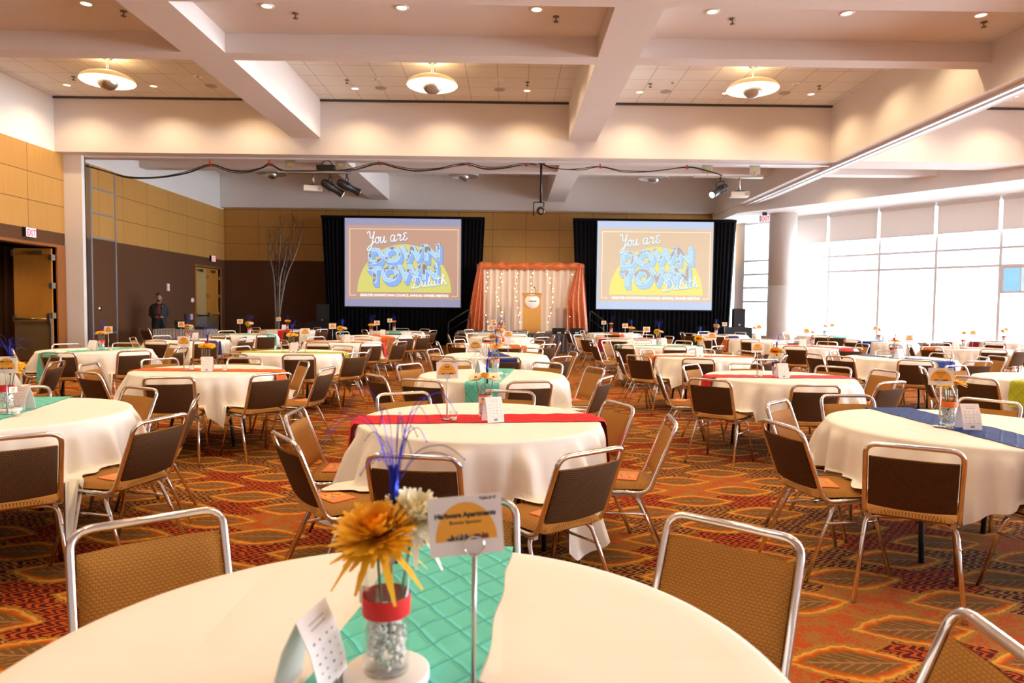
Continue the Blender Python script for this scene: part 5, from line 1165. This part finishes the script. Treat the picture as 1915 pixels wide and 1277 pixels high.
def lines_mesh(rows):
    m = MB(); rb = random.Random(rows)
    for i in range(rows):
        w = (0.026, 0.019, 0.012)[i % 3]; z = 0.073-0.012*i
        x = -w
        while x < w: d = rb.uniform(0.003, 0.007); m.box(x, min(w, x+d), -0.0017, -0.0014, z, z+(0.0050 if i == 0 else 0.0032)); x += d+0.0016
    m.box(0.036, 0.058, -0.0017, -0.0014, 0.0975, 0.1000); return m.mesh('print_lines', MT['ink'])
LN = [lines_mesh(2), lines_mesh(3)]
hold_base = MB().lathe([(0, 0), (0.033, 0), (0.033, 0.0025), (0.012, 0.004), (0, 0.004)], 24).mesh('base', MT['steel'])
hold_pole = MB().tube([(0, 0, 0.003), (0, 0, 0.252)], 0.0042, 8).mesh('pole', MT['steel'])
hold_ring = MB().tube([(0.0175*math.cos(2*PI*k/20), -0.0035, 0.268+0.0175*math.sin(2*PI*k/20)) for k in range(20)], 0.0016, 6, closed=True).tube([(0.0175*math.cos(2*PI*k/20), 0.0035, 0.268+0.0175*math.sin(2*PI*k/20)) for k in range(20)], 0.0016, 6, closed=True).mesh('wire_clip', MT['chrome'])
def tent_meshes():
    cs = [(-0.047, 0), (-0.041, 0.045), (-0.027, 0.095), (0, 0.150), (0.027, 0.095), (0.041, 0.045), (0.047, 0)]; th = 0.0008; w = 0.055
    m = MB(); o = [(-w, p[0], p[1]) for p in cs]; e = [(w, p[0], p[1]) for p in cs]; n = len(cs)
    i_ = [(-w, p[0]*0.965, p[1]*0.985) for p in cs]; j_ = [(w, p[0]*0.965, p[1]*0.985) for p in cs]
    v = o+e+i_+j_
    f = [(k, k+1, n+k+1, n+k) for k in range(n-1)]+[(2*n+k, 3*n+k, 3*n+k+1, 2*n+k+1) for k in range(n-1)]+[(k, 2*n+k, 2*n+k+1, k+1) for k in range(n-1)]+[(n+k, n+k+1, 3*n+k+1, 3*n+k) for k in range(n-1)]
    m.add(v, f); body = m.mesh('tent_card', MT['paper'])
    p = MB(); rb = random.Random(4)
    def on(z): # y on the printed face at height z
        for a, c in zip(cs, cs[1:]):
            if a[1] <= z <= c[1]: return a[0]+(c[0]-a[0])*(z-a[1])/(c[1]-a[1])
    def mark(x0, x1, z0, z1, mi): p.add([(x0, on(z0)-0.0006, z0), (x1, on(z0)-0.0006, z0), (x1, on(z1)-0.0006, z1), (x0, on(z1)-0.0006, z1)], [(0, 1, 2, 3)], mi)
    for r in range(5):
        for c in range(4):
            x = -0.036+c*0.024+rb.uniform(-0.003, 0.003); z = 0.036+r*0.0165; mark(x-rb.uniform(0.002, 0.0045), x+rb.uniform(0.002, 0.0045), z, z+rb.uniform(0.0015, 0.004), rb.choice((1, 1, 1, 0, 2)))
    for r in range(2):
        x = -0.026
        while x < 0.024: mark(x, x+0.0035, 0.122+r*0.009, 0.1245+r*0.009, 1); x += 0.0055
    mark(-0.012, 0.012, 0.010, 0.024, 1)
    return body, p.mesh('logo_print', [MT['ink'], MT['inkg'], MT['inkb']])
TENT = tent_meshes()
FL = {1: [('mum', 'orange', -0.012, -0.03, 0.046, 0.084), ('mum', 'white', 0.046, 0.020, 0.060, 0.076), ('rose', 'red', 0.005, 0.045, 0.07, 0.03)],
 2: [('rose', 'orange', 0.0, -0.02, 0.05, 0.036), ('gerbera', 'white', -0.06, 0.01, 0.04, 0.055), ('gerbera', 'white', 0.05, 0.02, 0.04, 0.055)],
 3: [('gerbera', 'orange', 0.045, 0.0, 0.045, 0.06), ('gerbera', 'yellow', -0.045, -0.015, 0.04, 0.055), ('rose', 'red', 0.015, 0.02, 0.075, 0.028), ('gerbera', 'orange', 0.0, 0.025, 0.08, 0.05)],
 4: [('gerbera', 'yellow', 0.05, -0.02, 0.035, 0.065), ('gerbera', 'orange', 0.05, 0.02, 0.06, 0.06)]}
POOL = [[('mum', 'orange', -0.02, -0.01, 0.05, 0.06), ('mum', 'white', 0.05, 0.0, 0.045, 0.05)], [('gerbera', 'orange', -0.01, -0.01, 0.045, 0.06), ('gerbera', 'yellow', 0.05, 0.01, 0.04, 0.05), ('rose', 'red', 0.0, 0.03, 0.07, 0.028)],
        [('mum', 'yellow', -0.03, -0.01, 0.05, 0.06), ('gerbera', 'peach', 0.05, 0.0, 0.05, 0.055)], [('gerbera', 'orange', 0.0, 0.0, 0.06, 0.062), ('rose', 'orange', 0.03, 0.02, 0.06, 0.03)]]
PICK = {5: 1, 6: 3, 7: 0, 9: 1, 10: 1, 11: 2, 12: 2, 13: 1, 14: 0, 15: 2, 16: 2, 17: 2, 18: 3, 19: 3, 20: 3, 21: 1, 22: 2, 23: 1, 24: 1, 25: 3, 26: 1, 27: 2, 28: 1, 29: 3, 30: 0, 31: 3, 32: 2}
BAND = {1: 'red', 2: 'coral', 3: 'orange', 4: 'red', 5: None, 6: 'coral', 7: 'navy', 9: 'red', 10: 'navy', 11: None, 12: 'teal', 13: 'red', 15: 'teal', 16: None, 17: 'red', 18: 'teal', 22: 'red', 23: 'coral', 24: 'red', 25: 'red', 28: 'coral', 29: 'red', 30: 'red', 31: 'teal', 21: 'red', 32: 'red'}
SIGNTXT = {1: ('Harbours Apartments', 'Bronze Sponsor', 'Table # 47'), 4: ('RSM US LLP', 'Bronze Sponsor', 'Table # 46'), 2: ('AAR', 'Bronze Sponsor', 'Table # 42')}
def put_text(parent, body, size, off, cx, cz, mat, name, yo=-0.0019):
    v, f = text_geo(body, size, off); MB().add([(cx+p[0], yo, cz+p[1]) for p in v], f).obj(name, mat, parent)
for t, (vz, pz, tz, vots) in ITEMS.items():
    cx, cy = TAB[t]; d = DES[t][2]; z0 = ZT+0.0075; rnd = random.Random(t*7)
    vx, vy = cx+vz[0], cy+vz[1]; zb = z0
    if t in (1, 4, 6, 20):
        tag(link('light_base', lb_me, None, (vx, vy, z0)), 'round white display base under the vase on the ' + d, 'display base', 'white vase bases'); zb = z0+0.0205
    v = thing('glass_vase', 'clear glass cylinder vase of glass beads on the ' + d, 'vase', (vx, vy, zb), 0, 'centrepiece vases')
    link('glass', vase_me, v); stuff(link('glass_beads', bead_me, v))
    bc = BAND.get(t, 'red')
    if bc: o = link('ribbon_band', band(bc), v)
    if t <= 20 and t not in (3,):
        if t == 1: o = link('hang_tag', hang_me, v, (-0.040, 0.043, 0.10), (0, 0, 2.6))
        elif t == 4: o = link('hang_tag', hang_me, v, (0.047, -0.005, 0.10), (0, 0, 1.25))
        else: o = link('hang_tag', hang_me, v, (-0.012, -VR-0.004, 0.098), (0.05, 0, -0.1))
        link('tag_print', hp_me, o)
    fl = FL.get(t) or POOL[PICK.get(t, 0)]
    for i, (k, c, fx, fy, fz, R) in enumerate(fl):
        tilt = (0.30+rnd.uniform(-0.15, 0.15), fx*4.0, 0.0) if k != 'rose' else (0, 0, rnd.uniform(0, 6))
        wd = {'mum': 'shaggy chrysanthemum', 'gerbera': 'gerbera daisy', 'rose': 'rose'}[k]
        nth = '' if [q[:2] for q in fl].count((k, c)) == 1 else ('first ' if [q[:2] for q in fl[:i]].count((k, c)) == 0 else 'second ')
        cw = {'white': 'cream white', 'peach': 'pale peach'}.get(c, c)
        flower(t, k, c, vx+fx, vy+fy, zb+VH+fz-0.012, R*(1.0 if t < 5 else 1.12), tilt, vx+fx*0.2, vy+fy*0.2, zb+0.05, '%s%s %s in the vase on the %s' % (nth, cw, wd, d))
    sp = thing('foil_spray', 'glittery blue foil spray rising from the vase on the ' + d, 'foil spray', (vx+0.012, vy+0.02, zb+VH+0.07), rnd.uniform(0, 6), 'blue foil sprays')
    s = SPR[t % 3]; link('foil_stalk', s[0], sp); link('filaments', s[1], sp)
    if t == 1: sp.scale = (1.1, 1.1, 1.25)
    h = thing('sign_holder', 'steel wire sign holder standing on the ' + d, 'sign holder', (cx+pz[0], cy+pz[1], z0), 0, 'table sign holders')
    link('base', hold_base, h); link('pole', hold_pole, h); link('wire_clip', hold_ring, h)
    g = link('table_sign', card_me, None, (cx+pz[0]+(-0.0 if t != 1 else -0.012), cy+pz[1], z0+0.252)); g.rotation_euler = (-0.06, -0.03 if t != 1 else -0.07, rnd.uniform(-0.12, 0.12) if t > 4 else {1: 0.12, 2: 0.0, 3: -0.55, 4: 0.05}[t])
    tag(g, 'white sign card with amber half sun on the ' + d, 'table sign', 'table sign cards')
    link('half_sun', sun_me, g); link('skyline_print', sky_me, g)
    if t in SIGNTXT:
        a, b_, c = SIGNTXT[t]
        put_text(g, a, 0.0150 if len(a) < 12 else 0.0122, 0.0006, 0.0, 0.068, MT['ink'], 'sponsor_name'); put_text(g, b_, 0.0088, 0.0001, 0.0, 0.056, MT['ink'], 'sponsor_level'); put_text(g, c, 0.0070, 0.0002, 0.042, 0.0965, MT['ink'], 'table_number')
    else: link('print_lines', LN[t % 2], g)
    if tz is not None:
        o = link('tent_card', TENT[0], None, (cx+tz[0], cy+tz[1], z0-0.0005)); yw = {1: 1.38, 2: 0.45, 3: -0.05, 6: 0.75, 13: 0.3}.get(t, rnd.uniform(-0.15, 0.2)); o.rotation_euler = (0, 0, yw)
        tag(o, 'folded white sponsor tent card on the ' + d, 'tent card', 'sponsor tent cards'); link('logo_print', TENT[1], o)
    for i, q in enumerate(vots):
        c = thing('votive_candle', '%sclear glass votive candle on the %s' % ('' if len(vots) == 1 else ('door-ward ', 'window-ward ')[i], d), 'candle', (cx+q[0], cy+q[1], z0), 0, 'glass votive candles')
        link('glass_cup', cup_me, c); link('wax', wax_me, c); link('wick', wick_me, c)
# ------------------------------------------------------------------ the standing man by the brown wall
def skin_mesh(verts, edges, mat, name, sub=2, parent=None, loc=(0, 0, 0), rz=0.0):
    """verts: (x, y, z, rx, ry); a skin modifier grown round the skeleton, then baked"""
    me = bpy.data.meshes.new(name); me.from_pydata([v[:3] for v in verts], edges, []); o = bpy.data.objects.new(name, me); COL.objects.link(o)
    o.modifiers.new('skin', 'SKIN'); sv = me.skin_vertices[0].data
    for i, v in enumerate(verts): sv[i].radius = (v[3], v[4]); sv[i].use_root = (i == 0)
    o.modifiers[0].use_smooth_shade = True
    s = o.modifiers.new('sub', 'SUBSURF'); s.levels = sub; s.render_levels = sub
    dg = bpy.context.evaluated_depsgraph_get(); dg.update(); nm = bpy.data.meshes.new_from_object(o.evaluated_get(dg)); bpy.data.objects.remove(o)
    nm.materials.clear(); nm.materials.append(mat)
    for p in nm.polygons: p.use_smooth = True
    return nm
def build_man():
    t = thing('person', 'person in dark suit and maroon shirt standing with bowed head, looking at a phone', 'person', (-10.62, 20.75, 0), math.radians(28))
    # faces local -Y; both hands meet at the waist holding a phone
    V = []; E = []
    def chain(pts, start=None):
        prev = start
        for p in pts:
            V.append(p); i = len(V)-1
            if prev is not None: E.append((prev, i))
            prev = i
        return prev
    pel = chain([(0, 0, 0.98, 0.15, 0.11)]); sp = chain([(0, 0.0, 1.15, 0.145, 0.105), (0, 0.01, 1.32, 0.14, 0.10), (0, 0.01, 1.42, 0.09, 0.07)], pel)
    nk = chain([(0, -0.012, 1.51, 0.058, 0.058), (0, -0.058, 1.575, 0.060, 0.066), (0, -0.103, 1.640, 0.074, 0.092), (0, -0.128, 1.705, 0.073, 0.090), (0, -0.135, 1.752, 0.046, 0.055)], sp)
    head = nk-2
    chain([(0, -0.196, 1.612, 0.013, 0.016), (0, -0.214, 1.590, 0.009, 0.009)], head)             # nose
    for sx in (-1, 1): chain([(sx*0.078, -0.090, 1.645, 0.012, 0.022), (sx*0.088, -0.080, 1.655, 0.007, 0.018)], head)   # ears
    for sx in (-1, 1):
        el = chain([(sx*0.175, 0.01, 1.40, 0.045, 0.045), (sx*0.225, 0.03, 1.27, 0.05, 0.05), (sx*0.235, 0.03, 1.13, 0.043, 0.043), (sx*0.15, -0.13, 1.07, 0.036, 0.036), (sx*0.075, -0.235, 1.075, 0.026, 0.024)], sp)
        hd = chain([(sx*0.045, -0.275, 1.085, 0.034, 0.016)], el)
        for k, (dx, ln) in enumerate(((0.020, 0.9), (0.006, 1.0), (-0.008, 0.95), (-0.022, 0.78))):
            bx, by, bz = sx*(0.030), -0.305, 1.095+dx
            chain([(sx*(0.034), -0.303, 1.092+dx, 0.009, 0.009), (sx*0.012*ln, -0.325, 1.102+dx, 0.0085, 0.0085), (sx*(0.012-0.028*ln), -0.322, 1.108+dx, 0.007, 0.007)], hd)
        chain([(sx*0.040, -0.268, 1.115, 0.010, 0.010), (sx*0.020, -0.285, 1.135, 0.008, 0.008)], hd)          # thumb
        hip = chain([(sx*0.09, 0.0, 0.90, 0.092, 0.09), (sx*0.105, -0.01, 0.52, 0.06, 0.065), (sx*0.11, 0.015, 0.30, 0.052, 0.056), (sx*0.11, 0.02, 0.09, 0.036, 0.04), (sx*0.12, -0.09, 0.045, 0.038, 0.034), (sx*0.125, -0.16, 0.035, 0.03, 0.024)], pel)
    link('body', skin_mesh(V, E, MT['skin'], 'body'), t)
    # trousers, shirt, jacket with sleeves, hair, shoes
    V.clear(); E.clear(); pel = chain([(0, 0, 0.98, 0.172, 0.140)]); chain([(0, 0, 1.045, 0.170, 0.142)], pel)
    for sx in (-1, 1): chain([(sx*0.092, 0, 0.88, 0.108, 0.112), (sx*0.107, -0.01, 0.52, 0.083, 0.09), (sx*0.112, 0.012, 0.25, 0.074, 0.084), (sx*0.113, 0.012, 0.07, 0.072, 0.088)], pel)
    link('trousers', skin_mesh(V, E, MT['trouser'], 'trousers'), t)
    V.clear(); E.clear(); chain([(0, -0.012, 0.96, 0.160, 0.132), (0, -0.015, 1.06, 0.158, 0.128), (0, -0.018, 1.2, 0.140, 0.118), (0, -0.012, 1.36, 0.12, 0.118), (0, -0.005, 1.46, 0.085, 0.085), (0, -0.01, 1.52, 0.062, 0.062)])
    link('shirt', skin_mesh(V, E, MT['shirt'], 'shirt'), t)
    m = MB(); n = 40; P = []
    for z, rx, ry, gap in ((0.80, 0.215, 0.165, 0.62), (0.92, 0.208, 0.165, 0.42), (1.05, 0.200, 0.162, 0.30), (1.18, 0.202, 0.155, 0.30), (1.30, 0.222, 0.150, 0.36), (1.39, 0.235, 0.138, 0.38), (1.435, 0.215, 0.120, 0.44), (1.465, 0.160, 0.108, 0.54), (1.49, 0.105, 0.09, 0.66), (1.525, 0.075, 0.075, 0.72)):
        P.append([(rx*math.sin(a), 0.008-ry*math.cos(a), z) for a in [gap+(2*PI-2*gap)*k/n for k in range(n+1)]])
    inn = [[(p[0]*0.965, (p[1]-0.008)*0.965+0.008, p[2]) for p in r] for r in P]
    m.grid(P).grid([r[::-1] for r in inn])
    for e in (0, n): m.grid([[r[e], q[e]] for r, q in zip(P, inn)])
    m.obj('jacket', MT['suit'], t)
    for sx in (-1, 1):
        V.clear(); E.clear(); chain([(sx*0.150, 0.01, 1.405, 0.050, 0.062), (sx*0.200, 0.015, 1.375, 0.058, 0.066), (sx*0.222, 0.03, 1.26, 0.058, 0.060), (sx*0.232, 0.03, 1.13, 0.055, 0.056), (sx*0.16, -0.115, 1.07, 0.052, 0.052), (sx*0.095, -0.21, 1.072, 0.045, 0.042)])
        link('jacket_sleeve', skin_mesh(V, E, MT['suit'], 'jacket_sleeve'), t)
        lp = MB(); lp.add([(sx*0.035, -0.135, 1.17), (sx*0.075, -0.142, 1.36), (sx*0.055, -0.105, 1.50), (sx*0.085, -0.085, 1.505), (sx*0.125, -0.128, 1.36)], [(0, 1, 2, 3, 4)]); lp.obj('lapel', MT['suit'], t)
    V.clear(); E.clear(); chain([(0, -0.035, 1.60, 0.062, 0.060), (0, -0.055, 1.66, 0.080, 0.078), (0, -0.092, 1.725, 0.084, 0.094), (0, -0.132, 1.764, 0.081, 0.086), (0, -0.182, 1.752, 0.060, 0.050)])
    link('hair', skin_mesh(V, E, MT['hair'], 'hair'), t)
    V.clear(); E.clear(); chain([(0, -0.165, 1.588, 0.056, 0.040), (0, -0.140, 1.545, 0.062, 0.046)]); link('beard', skin_mesh(V, E, MT['hair'], 'beard', 1), t)
    for sx in (-1, 1):
        MB().ball((sx*0.030, -0.190, 1.640), 0.011, 8, 6).obj('eye', MT['ink'], t)
        V.clear(); E.clear(); chain([(sx*0.115, 0.04, 0.05, 0.05, 0.05), (sx*0.120, -0.07, 0.045, 0.05, 0.044), (sx*0.127, -0.17, 0.033, 0.044, 0.032)]); link('shoe', skin_mesh(V, E, MT['shoe'], 'shoe'), t)
    MB().tube([(-0.064, -0.190, 1.642), (-0.01, -0.204, 1.637), (0.01, -0.204, 1.637), (0.064, -0.190, 1.642)], 0.003, 5).obj('glasses', MT['ink'], t)
    MB().box(0.078, 0.094, -0.152, -0.146, 1.40, 1.416).obj('lapel_pin', MT['paper'], t)
    ph = MB(); ph.box(-0.036, 0.036, -0.006, 0.006, -0.07, 0.07)
    p = tag(ph.obj('phone', MT['black']), 'dark phone held in both hands by the standing person', 'phone')
    p.matrix_world = Matrix.Translation((-10.62, 20.75, 0)) @ Matrix.Rotation(math.radians(28), 4, 'Z') @ Matrix.Translation((0, -0.325, 1.13)) @ Matrix.Rotation(-0.9, 4, 'X')
build_man()
